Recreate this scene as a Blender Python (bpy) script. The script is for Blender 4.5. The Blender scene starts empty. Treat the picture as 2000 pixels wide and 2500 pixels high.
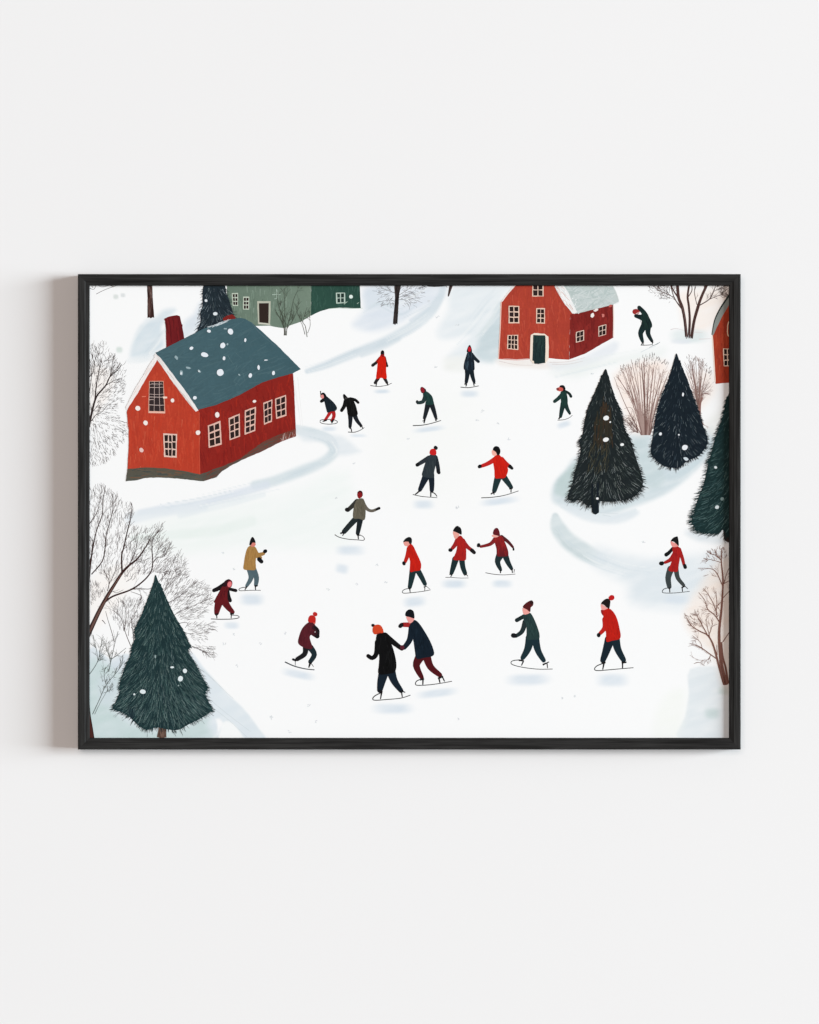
# A black-framed winter skating print hanging on a pale wall, lit from the right.
import bpy, math, random
import numpy as np

R = random.Random(7)
sc = bpy.context.scene
COL = sc.collection

# ------------------------------------------------------------------ units
S = 0.72 / 1619.0                 # metres per photo pixel
def X(px): return (px - 1000.0) * S
def Z(py): return (1250.0 - py) * S
K = 1.12                          # light falling on the picture, relative to albedo
def lin(c):
    out = []
    for v in c[:3]:
        v = v / 255.0
        out.append(v / 12.92 if v <= 0.04045 else ((v + 0.055) / 1.055) ** 2.4)
    return out
def alb(c): return [min(0.9, v / K) for v in lin(c)]

# ------------------------------------------------------------------ materials
def new_mat(name):
    m = bpy.data.materials.new(name); m.use_nodes = True
    nt = m.node_tree
    b = nt.nodes['Principled BSDF']
    return m, nt, b
def N(nt, t, **kw):
    n = nt.nodes.new(t)
    for k, v in kw.items(): setattr(n, k, v)
    return n

def mat_paint():
    m, nt, b = new_mat('painted_paper')
    at = N(nt, 'ShaderNodeAttribute', attribute_name='Col')
    tc = N(nt, 'ShaderNodeTexCoord')
    n1 = N(nt, 'ShaderNodeTexNoise'); n1.inputs['Scale'].default_value = 90; n1.inputs['Detail'].default_value = 5
    n2 = N(nt, 'ShaderNodeTexNoise'); n2.inputs['Scale'].default_value = 420; n2.inputs['Detail'].default_value = 3
    nt.links.new(tc.outputs['Object'], n1.inputs['Vector']); nt.links.new(tc.outputs['Object'], n2.inputs['Vector'])
    ad = N(nt, 'ShaderNodeMath', operation='ADD')
    nt.links.new(n1.outputs['Fac'], ad.inputs[0]); nt.links.new(n2.outputs['Fac'], ad.inputs[1])
    # uneven pigment: mid and dark colours vary, bare paper hardly at all
    lum = N(nt, 'ShaderNodeRGBToBW'); nt.links.new(at.outputs['Color'], lum.inputs[0])
    amp = N(nt, 'ShaderNodeMapRange'); amp.inputs['From Min'].default_value = 0.05; amp.inputs['From Max'].default_value = 0.75
    amp.inputs['To Min'].default_value = 0.26; amp.inputs['To Max'].default_value = 0.012
    nt.links.new(lum.outputs[0], amp.inputs['Value'])
    c0 = N(nt, 'ShaderNodeMath', operation='SUBTRACT'); c0.inputs[1].default_value = 1.0
    nt.links.new(ad.outputs[0], c0.inputs[0])
    mu = N(nt, 'ShaderNodeMath', operation='MULTIPLY_ADD'); mu.inputs[2].default_value = 1.0
    nt.links.new(c0.outputs[0], mu.inputs[0]); nt.links.new(amp.outputs[0], mu.inputs[1])
    vm = N(nt, 'ShaderNodeVectorMath', operation='SCALE')
    nt.links.new(at.outputs['Color'], vm.inputs[0]); nt.links.new(mu.outputs[0], vm.inputs['Scale'])
    nt.links.new(vm.outputs[0], b.inputs['Base Color'])
    b.inputs['Roughness'].default_value = 0.85
    b.inputs['Specular IOR Level'].default_value = 0.06
    return m

def mat_wood():
    m, nt, b = new_mat('black_stained_oak')
    tc = N(nt, 'ShaderNodeTexCoord')
    mp = N(nt, 'ShaderNodeMapping'); mp.inputs['Scale'].default_value = (9, 160, 160)
    nt.links.new(tc.outputs['Object'], mp.inputs['Vector'])
    n1 = N(nt, 'ShaderNodeTexNoise'); n1.inputs['Scale'].default_value = 1.6; n1.inputs['Detail'].default_value = 6
    n1.inputs['Distortion'].default_value = 0.6
    nt.links.new(mp.outputs[0], n1.inputs['Vector'])
    mp2 = N(nt, 'ShaderNodeMapping'); mp2.inputs['Scale'].default_value = (22, 900, 900)
    nt.links.new(tc.outputs['Object'], mp2.inputs['Vector'])
    n2 = N(nt, 'ShaderNodeTexNoise'); n2.inputs['Scale'].default_value = 1.0; n2.inputs['Detail'].default_value = 4
    nt.links.new(mp2.outputs[0], n2.inputs['Vector'])
    mx = N(nt, 'ShaderNodeMath', operation='MULTIPLY_ADD'); mx.inputs[1].default_value = 0.55
    nt.links.new(n2.outputs['Fac'], mx.inputs[0])
    sc_ = N(nt, 'ShaderNodeMath', operation='MULTIPLY'); sc_.inputs[1].default_value = 0.45
    nt.links.new(n1.outputs['Fac'], sc_.inputs[0]); nt.links.new(sc_.outputs[0], mx.inputs[2])
    rp = N(nt, 'ShaderNodeValToRGB')
    rp.color_ramp.elements[0].position = 0.40; rp.color_ramp.elements[0].color = (0.0065, 0.0065, 0.0065, 1)
    rp.color_ramp.elements[1].position = 0.62; rp.color_ramp.elements[1].color = (0.0265, 0.0265, 0.026, 1)
    nt.links.new(mx.outputs[0], rp.inputs[0]); nt.links.new(rp.outputs[0], b.inputs['Base Color'])
    bp = N(nt, 'ShaderNodeBump'); bp.inputs['Strength'].default_value = 0.35; bp.inputs['Distance'].default_value = 0.0006
    nt.links.new(mx.outputs[0], bp.inputs['Height']); nt.links.new(bp.outputs[0], b.inputs['Normal'])
    b.inputs['Roughness'].default_value = 0.6
    b.inputs['Specular IOR Level'].default_value = 0.14
    return m

def mat_wall():
    m, nt, b = new_mat('matt_white_wall')
    tc = N(nt, 'ShaderNodeTexCoord')
    n1 = N(nt, 'ShaderNodeTexNoise'); n1.inputs['Scale'].default_value = 1.3; n1.inputs['Detail'].default_value = 3
    nt.links.new(tc.outputs['Object'], n1.inputs['Vector'])
    rp = N(nt, 'ShaderNodeValToRGB')
    rp.color_ramp.elements[0].position = 0.3; rp.color_ramp.elements[0].color = (0.797, 0.797, 0.797, 1)
    rp.color_ramp.elements[1].position = 0.7; rp.color_ramp.elements[1].color = (0.803, 0.803, 0.803, 1)
    nt.links.new(n1.outputs['Fac'], rp.inputs[0]); nt.links.new(rp.outputs[0], b.inputs['Base Color'])
    n2 = N(nt, 'ShaderNodeTexNoise'); n2.inputs['Scale'].default_value = 260; n2.inputs['Detail'].default_value = 4
    nt.links.new(tc.outputs['Object'], n2.inputs['Vector'])
    bp = N(nt, 'ShaderNodeBump'); bp.inputs['Strength'].default_value = 0.02; bp.inputs['Distance'].default_value = 0.001
    nt.links.new(n2.outputs['Fac'], bp.inputs['Height']); nt.links.new(bp.outputs[0], b.inputs['Normal'])
    b.inputs['Roughness'].default_value = 0.9
    b.inputs['Specular IOR Level'].default_value = 0.05
    return m

M_PAINT, M_WOOD, M_WALL = mat_paint(), mat_wood(), mat_wall()

# ------------------------------------------------------------------ 2-D painting kit
# every coordinate below is read off an enlarged tile of the picture; a tile is (x0, y0)
T = {'A': (180, 660), 'B': (640, 660), 'C': (1000, 660), 'D': (1330, 660),
     'E': (180, 1240), 'F': (640, 1240), 'G': (1000, 1240), 'H': (1330, 1240)}
Q = 500.0 / 1725.0
XMIN, XMAX, YMIN, YMAX = 212.5, 1786.5, 690.5, 1807.5     # edge of the paper, under the rails
def tp(t, p):
    x0, y0 = T[t]
    return (x0 + p[0] * Q, y0 + p[1] * Q)
def clampp(p): return (min(max(p[0], XMIN + .3), XMAX - .3), min(max(p[1], YMIN + .3), YMAX - .3))

def catmull(pts, closed, n=5):
    m = len(pts); out = []
    rng = range(m) if closed else range(m - 1)
    for i in rng:
        if closed:
            p0, p1, p2, p3 = pts[(i-1) % m], pts[i], pts[(i+1) % m], pts[(i+2) % m]
        else:
            p0, p1, p2, p3 = pts[max(i-1, 0)], pts[i], pts[i+1], pts[min(i+2, m-1)]
        for k in range(n):
            t = k / n; t2 = t*t; t3 = t2*t
            out.append(tuple(0.5*((2*p1[a]) + (-p0[a]+p2[a])*t + (2*p0[a]-5*p1[a]+4*p2[a]-p3[a])*t2
                                  + (-p0[a]+3*p1[a]-3*p2[a]+p3[a])*t3) for a in range(len(p1))))
    if not closed: out.append(tuple(pts[-1]))
    return out

def inside(p, poly):
    x, y = p; c = False; j = len(poly) - 1
    for i in range(len(poly)):
        xi, yi = poly[i]; xj, yj = poly[j]
        if (yi > y) != (yj > y) and x < (xj-xi)*(y-yi)/(yj-yi) + xi: c = not c
        j = i
    return c

def jit(c, a):
    d = R.uniform(-a, a)
    return tuple(min(255, max(0, v + d + R.uniform(-a*.3, a*.3))) for v in c)

PRINT = None
class Art:
    """one painted motif: a single flat mesh of paint laid on the paper"""
    def __init__(self, tile, level=0):
        self.t = tile; self.v = []; self.f = []; self.c = []; self.k = 0
        self.z = 8.0e-6 + level * 9.0e-5; self.top = self.z; self.cells = {}
    def up(self):
        """next coat of paint"""
        self.z = self.top + 2.0e-6; self.cells = {}
    def _h(self, pts):
        """strokes of one coat that cross lie one above the other, never in one plane"""
        xs = [p[0] for p in pts]; ys = [p[1] for p in pts]; g = 5.0
        cs = [(i, j) for i in range(int(min(xs)//g), int(max(xs)//g)+1) for j in range(int(min(ys)//g), int(max(ys)//g)+1)]
        used = set()
        for c in cs: used |= self.cells.get(c, set())
        n = 0
        while n in used: n += 1
        for c in cs: self.cells.setdefault(c, set()).add(n)
        h = self.z + n * 1.5e-6
        self.top = max(self.top, h)
        return -h
    def raw(self, pts, cols):
        """pts in photo pixels"""
        h = self._h(pts); b = len(self.v)
        for p, c in zip(pts, cols):
            p = clampp(p)
            self.v.append((X(p[0]), h, Z(p[1]))); self.c.append(alb(c) + [1.0])
        return b
    def poly(self, pts, col, smooth=True, n=4, col2=None, axis=(0, 1), wob=0.0, t=None, up=True):
        if up: self.up()
        q = [tp(t or self.t, p) for p in pts]
        if smooth: q = catmull(q, True, n)
        elif wob:
            o = []
            for i in range(len(q)):
                a, b_ = q[i], q[(i+1) % len(q)]
                L = math.hypot(b_[0]-a[0], b_[1]-a[1]); m = max(1, int(L / 7))
                for k in range(m):
                    u = k / m; w = wob if k else wob * .3
                    o.append((a[0]+(b_[0]-a[0])*u+R.uniform(-w, w), a[1]+(b_[1]-a[1])*u+R.uniform(-w, w)))
            q = o
        if col2 is None: cols = [col]*len(q)
        else:
            d = [p[0]*axis[0]+p[1]*axis[1] for p in q]; lo, hi = min(d), max(d)
            cols = [tuple(col[a]+(col2[a]-col[a])*(v-lo)/(hi-lo+1e-9) for a in range(3)) for v in d]
        ar = sum(q[i][0]*q[(i+1) % len(q)][1]-q[(i+1) % len(q)][0]*q[i][1] for i in range(len(q)))
        if ar > 0: q = q[::-1]; cols = cols[::-1]
        b = self.raw(q, cols)
        self.f.append(list(range(b, b+len(q))))
        return q
    def stroke(self, pts, w0, w1, col, n=4, t=None, cap=True, up=False, src=False, col2=None):
        """tapered brush stroke; widths in tile units"""
        if up: self.up()
        q = list(pts) if src else [tp(t or self.t, p) for p in pts]
        if len(q) > 2: q = catmull(q, False, n)
        m = len(q); L = []; Rr = []; cl = []
        k_ = 1.0 if src else Q
        for i, p in enumerate(q):
            a = q[max(i-1, 0)]; c = q[min(i+1, m-1)]
            dx, dy = c[0]-a[0], c[1]-a[1]; l = math.hypot(dx, dy) or 1e-6
            u = i/(m-1); w = (w0+(w1-w0)*u)*.5*k_
            nx, ny = -dy/l*w, dx/l*w
            L.append((p[0]+nx, p[1]+ny)); Rr.append((p[0]-nx, p[1]-ny))
            cl.append(col if col2 is None else tuple(col[a_]+(col2[a_]-col[a_])*u for a_ in range(3)))
        def capp(p, frm, w, sgn):
            dx, dy = p[0]-frm[0], p[1]-frm[1]; l = math.hypot(dx, dy) or 1e-6
            dx /= l; dy /= l; o = []
            for a in (-60, -30, 0, 30, 60):
                r = math.radians(a); o.append((p[0]+(dx*math.cos(r)-dy*math.sin(r))*w, p[1]+(dx*math.sin(r)+dy*math.cos(r))*w))
            return o
        ring = L[:]; rc = cl[:]
        if cap and w1 > 5:
            e = capp(q[-1], q[-2], w1*.5*k_, 1)[::-1]; ring += e; rc += [cl[-1]]*5
        ring += Rr[::-1]; rc += cl[::-1]
        if cap and w0 > 5:
            e = capp(q[0], q[1], w0*.5*k_, 1)[::-1]; ring += e; rc += [cl[0]]*5
        b = self.raw(ring, rc)
        # strip of quads so bends never fold over; caps as fans
        nL = m; e1 = 5 if (cap and w1 > 5) else 0; e0 = 5 if (cap and w0 > 5) else 0
        rid = lambda i: b + nL + e1 + (m-1-i)
        for i in range(m-1):
            self.f.append([b+i, b+i+1, rid(i+1), rid(i)])
        if e1: self.f.append([b+m-1] + [b+nL+j for j in range(5)] + [rid(m-1)])
        if e0: self.f.append([rid(0)] + [b+nL+e1+m+j for j in range(5)] + [b])
    def dot(self, x, y, rx, ry, col, rot=0, j=0.08, t=None, n=14, up=True):
        if up: self.up()
        c = tp(t or self.t, (x, y)); q = []
        ph = R.uniform(0, 6)
        for i in range(n):
            a = -2*math.pi*i/n; r = 1 + j*math.sin(2*a+ph) + R.uniform(-j, j)*.6
            ex, ey = rx*Q*r*math.cos(a), ry*Q*r*math.sin(a)
            q.append((c[0]+ex*math.cos(rot)-ey*math.sin(rot), c[1]+ex*math.sin(rot)+ey*math.cos(rot)))
        b = self.raw(q, [col]*n); self.f.append(list(range(b, b+n)))
    def brush(self, poly, n, ang, ln, w, cols, spread=.12, t=None):
        """dry brush marks inside a painted area (poly in photo pixels)"""
        self.up()
        xs = [p[0] for p in poly]; ys = [p[1] for p in poly]
        for _ in range(n):
            for _try in range(12):
                x, y = R.uniform(min(xs), max(xs)), R.uniform(min(ys), max(ys))
                a = ang + R.gauss(0, spread); l = ln*R.uniform(.5, 1.2)*Q
                x2, y2 = x+math.cos(a)*l, y+math.sin(a)*l
                if inside((x, y), poly) and inside((x2, y2), poly): break
            else: continue
            xm, ym = (x+x2)/2+R.uniform(-1, 1), (y+y2)/2+R.uniform(-1, 1)
            ww = w*R.uniform(.5, 1.3)*Q
            self.stroke([(x, y), (xm, ym), (x2, y2)], ww, ww*.4, R.choice(cols), n=2, src=True, cap=False)
    def window(self, quad, nx, ny, frame, pane, m=.13, gap=.10, dark_bar=False):
        """quad tl,tr,br,bl in tile units; light frame with small panes, all one picture of a window"""
        self.poly(quad, frame, smooth=False, wob=.45)
        def at(u, v):
            a = [quad[0][i]+(quad[1][i]-quad[0][i])*u for i in (0, 1)]
            b = [quad[3][i]+(quad[2][i]-quad[3][i])*u for i in (0, 1)]
            return (a[0]+(b[0]-a[0])*v, a[1]+(b[1]-a[1])*v)
        my = m*.62; self.up()
        for i in range(nx):
            for j in range(ny):
                u0 = m+(1-2*m)*i/nx+(gap/2 if i else 0); u1 = m+(1-2*m)*(i+1)/nx-(gap/2 if i < nx-1 else 0)
                v0 = my+(1-2*my)*j/ny+(gap*.36 if j else 0); v1 = my+(1-2*my)*(j+1)/ny-(gap*.36 if j < ny-1 else 0)
                r = lambda: R.uniform(-.018, .018)
                self.poly([at(u0+r(), v0+r()), at(u1+r(), v0+r()), at(u1+r(), v1+r()), at(u0+r(), v1+r())], jit(pane, 6), smooth=False, up=False)
    def build(self, name, label=None):
        me = bpy.data.meshes.new(name)
        me.from_pydata(self.v, [], self.f); me.update()
        ca = me.color_attributes.new('Col', 'FLOAT_COLOR', 'POINT')
        ca.data.foreach_set('color', np.array(self.c, dtype=np.float32).ravel())
        me.materials.append(M_PAINT)
        o = bpy.data.objects.new(name, me); COL.objects.link(o)
        o.parent = PRINT
        if label: o['label'] = label
        return o

# ------------------------------------------------------------------ the thing itself
root = bpy.data.objects.new('framed_picture', None); COL.objects.link(root)
root['label'] = 'black wooden framed winter print of ice skaters among red houses, hanging on a white wall'
root['category'] = 'framed picture'
root.empty_display_size = 0.1

# ---- wall
WY = 0.019                                              # wall face behind the paper plane
me = bpy.data.meshes.new('wall')
w_, h_ = 9.0, 6.0
me.from_pydata([(-w_, WY, -h_), (w_, WY, -h_), (w_, WY, h_), (-w_, WY, h_),
                (-w_, WY+.15, -h_), (w_, WY+.15, -h_), (w_, WY+.15, h_), (-w_, WY+.15, h_)], [],
               [(0, 1, 2, 3), (5, 4, 7, 6), (1, 5, 6, 2), (4, 0, 3, 7), (3, 2, 6, 7), (4, 5, 1, 0)])
me.materials.append(M_WALL)
wall = bpy.data.objects.new('wall', me); COL.objects.link(wall); wall['kind'] = 'structure'

# ---- four mitred rails; local X runs along the grain
FRONT = -0.0062                                         # frame face in front of the paper
pf = 1 + FRONT/5.0
OX0, OX1, OZ0, OZ1 = X(190.3)*pf, X(1808.7)*pf, Z(1830)*pf, Z(669)*pf
cxf, czf = (OX0+OX1)/2, (OZ0+OZ1)/2
FW = 28.0*S
bev = 0.0011
# profile: (inset from the outer edge, depth y)
prof = [(0.0, WY-0.0015), (0.0, FRONT+bev), (bev*.45, FRONT+bev*.3), (bev, FRONT), (FW*.60, FRONT+0.0002), (FW*.66, FRONT+0.0007),
        (FW-bev*.6, FRONT+0.0012), (FW-bev*.15, FRONT+.0016), (FW, FRONT+.0024), (FW, -0.0004), (FW-.0025, -0.0004), (FW-.0025, WY-0.0015)]
def rail(length, vertical, sign):
    seg = 40
    half = length/2; v = []; f = []
    for s in range(seg+1):
        u = -1 + 2*s/seg
        for ins, y in prof:
            wob = 0.00008*math.sin(s*1.7+ins*900) if 0 < s < seg else 0
            v.append((u*(half-ins), y, -ins + wob*0.3))
    m = len(prof)
    for s in range(seg):
        for i in range(m):
            j = (i+1) % m
            f.append((s*m+i, s*m+j, (s+1)*m+j, (s+1)*m+i))
    f.append(tuple(range(m))[::-1]); f.append(tuple(seg*m+i for i in range(m)))
    me = bpy.data.meshes.new('frame_rail'); me.from_pydata(v, [], f); me.update()
    import bmesh
    bm = bmesh.new(); bm.from_mesh(me); bmesh.ops.recalc_face_normals(bm, faces=bm.faces); bm.to_mesh(me); bm.free()
    me.materials.append(M_WOOD)
    o = bpy.data.objects.new('frame_rail', me); COL.objects.link(o); o.parent = root
    return o
W, H = OX1-OX0, OZ1-OZ0
a = rail(W, False, 1); a.location = (cxf, 0, OZ1)
a = rail(W, False, 1); a.location = (cxf, 0, OZ0); a.rotation_euler = (0, math.pi, 0)
a = rail(H, True, 1); a.location = (OX1, 0, czf); a.rotation_euler = (0, math.pi/2, 0)
a = rail(H, True, 1); a.location = (OX0, 0, czf); a.rotation_euler = (0, -math.pi/2, 0)

# ------------------------------------------------------------------ paper with its watercolour washes
STEP = 3.0
gx = np.linspace(XMIN, XMAX, int((XMAX-XMIN)/STEP)+1); gy = np.linspace(YMIN, YMAX, int((YMAX-YMIN)/STEP)+1)
GX, GY = np.meshgrid(gx, gy)
IMG = np.zeros(GX.shape+(3,)); IMG[:] = np.array([250, 251, 251.])
rng = np.random.default_rng(3)
def vnoise(cw, ch, seed, ang=0.0):
    r_ = np.random.default_rng(seed); ca, sa = math.cos(ang), math.sin(ang)
    u = (GX*ca+GY*sa)/cw + 500; v = (-GX*sa+GY*ca)/ch + 500
    tab = r_.random((1024, 1024))
    i, j = np.floor(u).astype(int), np.floor(v).astype(int); fu, fv = u-i, v-j
    fu = fu*fu*(3-2*fu); fv = fv*fv*(3-2*fv); g = lambda a, b: tab[a % 1024, b % 1024]
    return (g(i, j)*(1-fu)+g(i+1, j)*fu)*(1-fv)+(g(i, j+1)*(1-fu)+g(i+1, j+1)*fu)*fv
NOI = (vnoise(60, 14, 1, -.35)+vnoise(25, 7, 2, -.3)*.6)/1.6
NO2 = (vnoise(40, 30, 5)+vnoise(14, 12, 6)*.6)/1.6
def blend(a, col, streak=.35, noise=None):
    n = NOI if noise is None else noise
    a = np.clip(a*(1-streak+2*streak*n), 0, 1)[..., None]
    IMG[:] = IMG*(1-a)+np.array((col[0]+1, col[1]+1, col[2]-2.5), float)*a
def smooth01(t): t = np.clip(t, 0, 1); return t*t*(3-2*t)
def segdist(p, q):
    dx, dy = q[0]-p[0], q[1]-p[1]; L = dx*dx+dy*dy+1e-9
    u = np.clip(((GX-p[0])*dx+(GY-p[1])*dy)/L, 0, 1)
    return np.hypot(GX-p[0]-u*dx, GY-p[1]-u*dy), u
def wash_poly(t, pts, col, a=.8, feather=26, streak=.35):
    P = catmull([tp(t, p) for p in pts], True, 3); f = feather*Q
    d = np.full(GX.shape, 1e9); ins = np.zeros(GX.shape, bool)
    for i in range(len(P)):
        p, q = P[i], P[(i+1) % len(P)]
        dd, _ = segdist(p, q); d = np.minimum(d, dd)
        if p[1] != q[1]:
            c = ((p[1] > GY) != (q[1] > GY)) & (GX < (q[0]-p[0])*(GY-p[1])/(q[1]-p[1])+p[0]); ins ^= c
    sd = np.where(ins, d, -d)
    blend(a*smooth01((sd+f)/(2*f)), col, streak)
def wash_line(t, pts, ws, col, a=.8, streak=.3, hard=.35):
    P = [tp(t, p) for p in pts]; best = np.full(GX.shape, 1e9)
    if len(P) > 2:
        P3 = catmull([(p[0], p[1], w) for p, w in zip(P, ws)], False, 4)
    else: P3 = [(p[0], p[1], w) for p, w in zip(P, ws)]
    for i in range(len(P3)-1):
        d, u = segdist(P3[i], P3[i+1]); w = (P3[i][2]+(P3[i+1][2]-P3[i][2])*u)*Q*.5
        best = np.minimum(best, d/w)
    blend(a*smooth01((1.25-best)/(1.25-hard)), col, streak)
def wash_blob(t, x, y, rx, ry, col, a=.7, rot=0, soft=.5, streak=.3):
    c = tp(t, (x, y)); ca, sa = math.cos(rot), math.sin(rot)
    u = ((GX-c[0])*ca+(GY-c[1])*sa)/(rx*Q); v = (-(GX-c[0])*sa+(GY-c[1])*ca)/(ry*Q)
    r = (np.abs(u)**3+np.abs(v)**3)**(1/3)
    blend(a*smooth01((1.2-r)/(1.2-soft)), col, streak)

BLUE = (212, 223, 233); PALE = (225, 232, 243); TEALW = (204, 219, 224)
# broad faint tints over the snow
wash_poly('C', [(100, 1000), (500, 1000), (600, 1300), (500, 1900), (-200, 1900), (-300, 1300)], (246, 248, 249), .5, 200)
wash_poly('A', [(620, 2100), (1725, 1900), (2300, 1700), (2300, 2300), (1600, 2330), (600, 2400)], (240, 246, 247), .7, 90)
# behind the chimney
wash_poly('A', [(480, 680), (560, 470), (690, 390), (770, 330), (860, 335), (740, 470), (760, 640), (640, 720), (500, 745)], (214, 226, 236), .85, 30)
wash_poly('A', [(930, 440), (1010, 370), (1075, 270), (1070, 480), (960, 560), (915, 560)], (218, 227, 238), .8, 34)
wash_line('A', [(640, 700), (720, 600), (790, 480)], [18, 22, 18], (250, 251, 252), .7)
wash_line('A', [(470, 760), (600, 750), (690, 720)], [60, 60, 30], (232, 238, 244), .6)
wash_blob('A', 355, 222, 24, 22, (206, 214, 214), .7); wash_blob('A', 415, 210, 22, 18, (208, 214, 218), .7)
wash_blob('A', 385, 670, 30, 28, (212, 224, 222), .7)
wash_blob('A', 660, 420, 70, 22, (224, 232, 240), .5)
# lane from the house up to the top
wash_poly('B', [(850, 170), (1000, 130), (1540, 130), (1480, 260), (1300, 340), (1200, 420), (1000, 510), (830, 500), (760, 450), (860, 330)], (221, 229, 241), .8, 45)
wash_line('B', [(380, 850), (560, 790), (800, 690), (1050, 590), (1250, 480), (1400, 370), (1490, 250), (1530, 130)], [50, 74, 90, 98, 100, 96, 80, 60], BLUE, .85)
wash_line('B', [(840, 720), (1000, 650), (1150, 580)], [40, 70, 50], (208, 220, 230), .5)
wash_line('B', [(1250, 420), (1340, 360), (1400, 320)], [30, 40, 30], (206, 218, 231), .5)
wash_poly('B', [(900, 160), (1080, 140), (1090, 300), (900, 330), (860, 250)], (216, 226, 237), .5, 40)
# slope left of the second house
wash_poly('C', [(380, 130), (860, 130), (770, 260), (755, 740), (400, 745), (330, 720), (500, 560), (300, 580), (230, 520), (330, 330)], (229, 236, 243), .85, 45)
wash_poly('C', [(775, 270), (755, 745), (560, 730), (580, 600), (620, 520), (700, 400)], (203, 217, 225), .9, 34)
wash_line('C', [(620, 520), (690, 410), (760, 300)], [20, 30, 20], (232, 238, 242), .6)
wash_line('C', [(560, 560), (640, 480), (720, 360)], [18, 24, 14], (214, 225, 230), .5)
wash_blob('C', 400, 790, 130, 80, (238, 240, 240), .7)
wash_poly('C', [(740, 745), (1010, 750), (1300, 765), (1500, 740), (1500, 770), (1200, 830), (900, 815), (760, 800)], (238, 232, 230), .75, 22)
wash_poly('C', [(1170, 780), (1380, 770), (1725, 600), (1725, 700), (1500, 800), (1250, 850)], (229, 234, 243), .8, 30)
wash_poly('D', [(40, 860), (320, 790), (800, 690), (1000, 660), (950, 740), (500, 800), (280, 900)], (234, 240, 241), .7, 60)
# road round the first house
wash_line('B', [(250, 1330), (420, 1375), (560, 1430), (605, 1520), (520, 1610), (330, 1690), (120, 1770), (-60, 1810)], [70, 110, 110, 106, 100, 110, 100, 90], (211, 223, 231), .9)
wash_poly('B', [(280, 1330), (480, 1370), (680, 1400), (800, 1500), (820, 1530), (640, 1560), (540, 1440), (350, 1440)], (226, 233, 241), .7, 30)
wash_line('A', [(1620, 1810), (1350, 1890), (1050, 1960), (750, 2010), (560, 2040)], [90, 88, 84, 80, 60], (219, 227, 240), .8)
wash_line('A', [(1600, 1890), (1300, 1970), (900, 2060)], [50, 60, 70], (231, 238, 244), .7)
wash_line('E', [(500, 260), (800, 230), (1200, 190), (1500, 110)], [60, 90, 120, 100], (234, 242, 242), .8)
wash_line('E', [(480, 90), (700, 40), (1100, -10)], [120, 110, 80], (228, 235, 243), .8)
# bottom left hollow
wash_poly('E', [(120, 1200), (300, 1270), (430, 1230), (700, 1250), (960, 1200), (1090, 1340), (1290, 1560), (1430, 1690), (1560, 1860), (1600, 1960), (1220, 1960), (1232, 1870), (1262, 1815), (1200, 1780), (1120, 1960), (120, 1960)], (222, 231, 240), .95, 14, .2)
wash_poly('E', [(120, 1330), (260, 1300), (420, 1400), (360, 1600), (350, 1720), (600, 1860), (900, 1850), (1120, 1760), (1130, 1850), (1100, 1960), (120, 1960)], (198, 216, 219), .85, 50, .3)
wash_poly('E', [(210, 1450), (330, 1420), (380, 1500), (330, 1640), (230, 1640)], (208, 220, 230), .7, 40)
wash_poly('E', [(300, 1320), (420, 1250), (470, 1300), (400, 1400)], (214, 224, 235), .6, 30)
wash_poly('E', [(1232, 1980), (1234, 1880), (1258, 1812), (1300, 1796), (1370, 1845), (1440, 1980)], (248, 250, 253), .95, 12, .05)
# mound below the two right spruces
wash_poly('D', [(60, 1930), (80, 1800), (180, 1680), (290, 1560), (740, 1380), (900, 1400), (1000, 1620), (1350, 1330), (1430, 1380), (1400, 1540), (1200, 1750), (1000, 1890), (740, 1995), (540, 2060), (300, 2040), (130, 1980)], (210, 222, 230), .95, 32, .3)
wash_poly('D', [(85, 1860), (110, 1770), (200, 1670), (290, 1600), (300, 1700), (230, 1900), (120, 1900)], (190, 208, 211), .8, 26)
wash_poly('D', [(720, 1450), (860, 1420), (900, 1560), (1000, 1660), (1000, 1800), (860, 1830), (800, 1650)], (197, 213, 219), .7, 40)
wash_poly('D', [(1000, 1680), (1150, 1660), (1340, 1530), (1400, 1440), (1380, 1560), (1200, 1720), (1050, 1780)], (202, 217, 226), .6, 26)
wash_line('D', [(140, 1990), (320, 2030), (560, 2080), (760, 2020)], [30, 40, 40, 40], (224, 233, 240), .7)
wash_poly('H', [(150, -40), (500, 60), (760, 20), (780, 60), (620, 130), (400, 120), (200, 40)], (224, 232, 240), .8, 26)
# swoosh across the ice
wash_line('H', [(90, 70), (110, 160), (190, 270), (330, 370), (470, 440)], [60, 130, 150, 160, 120], (212, 223, 229), .9, .3, .6)
wash_line('H', [(95, 190), (170, 300), (300, 400), (430, 480)], [12, 40, 46, 12], (200, 213, 219), .6)
wash_poly('H', [(400, 440), (440, 340), (620, 390), (900, 440), (1250, 400), (1540, 430), (1550, 620), (1260, 760), (1180, 840), (1060, 850), (740, 800), (690, 640), (480, 530)], (224, 232, 240), .9, 80)
wash_blob('H', 1450, 420, 120, 60, (222, 229, 236), .6)
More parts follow.
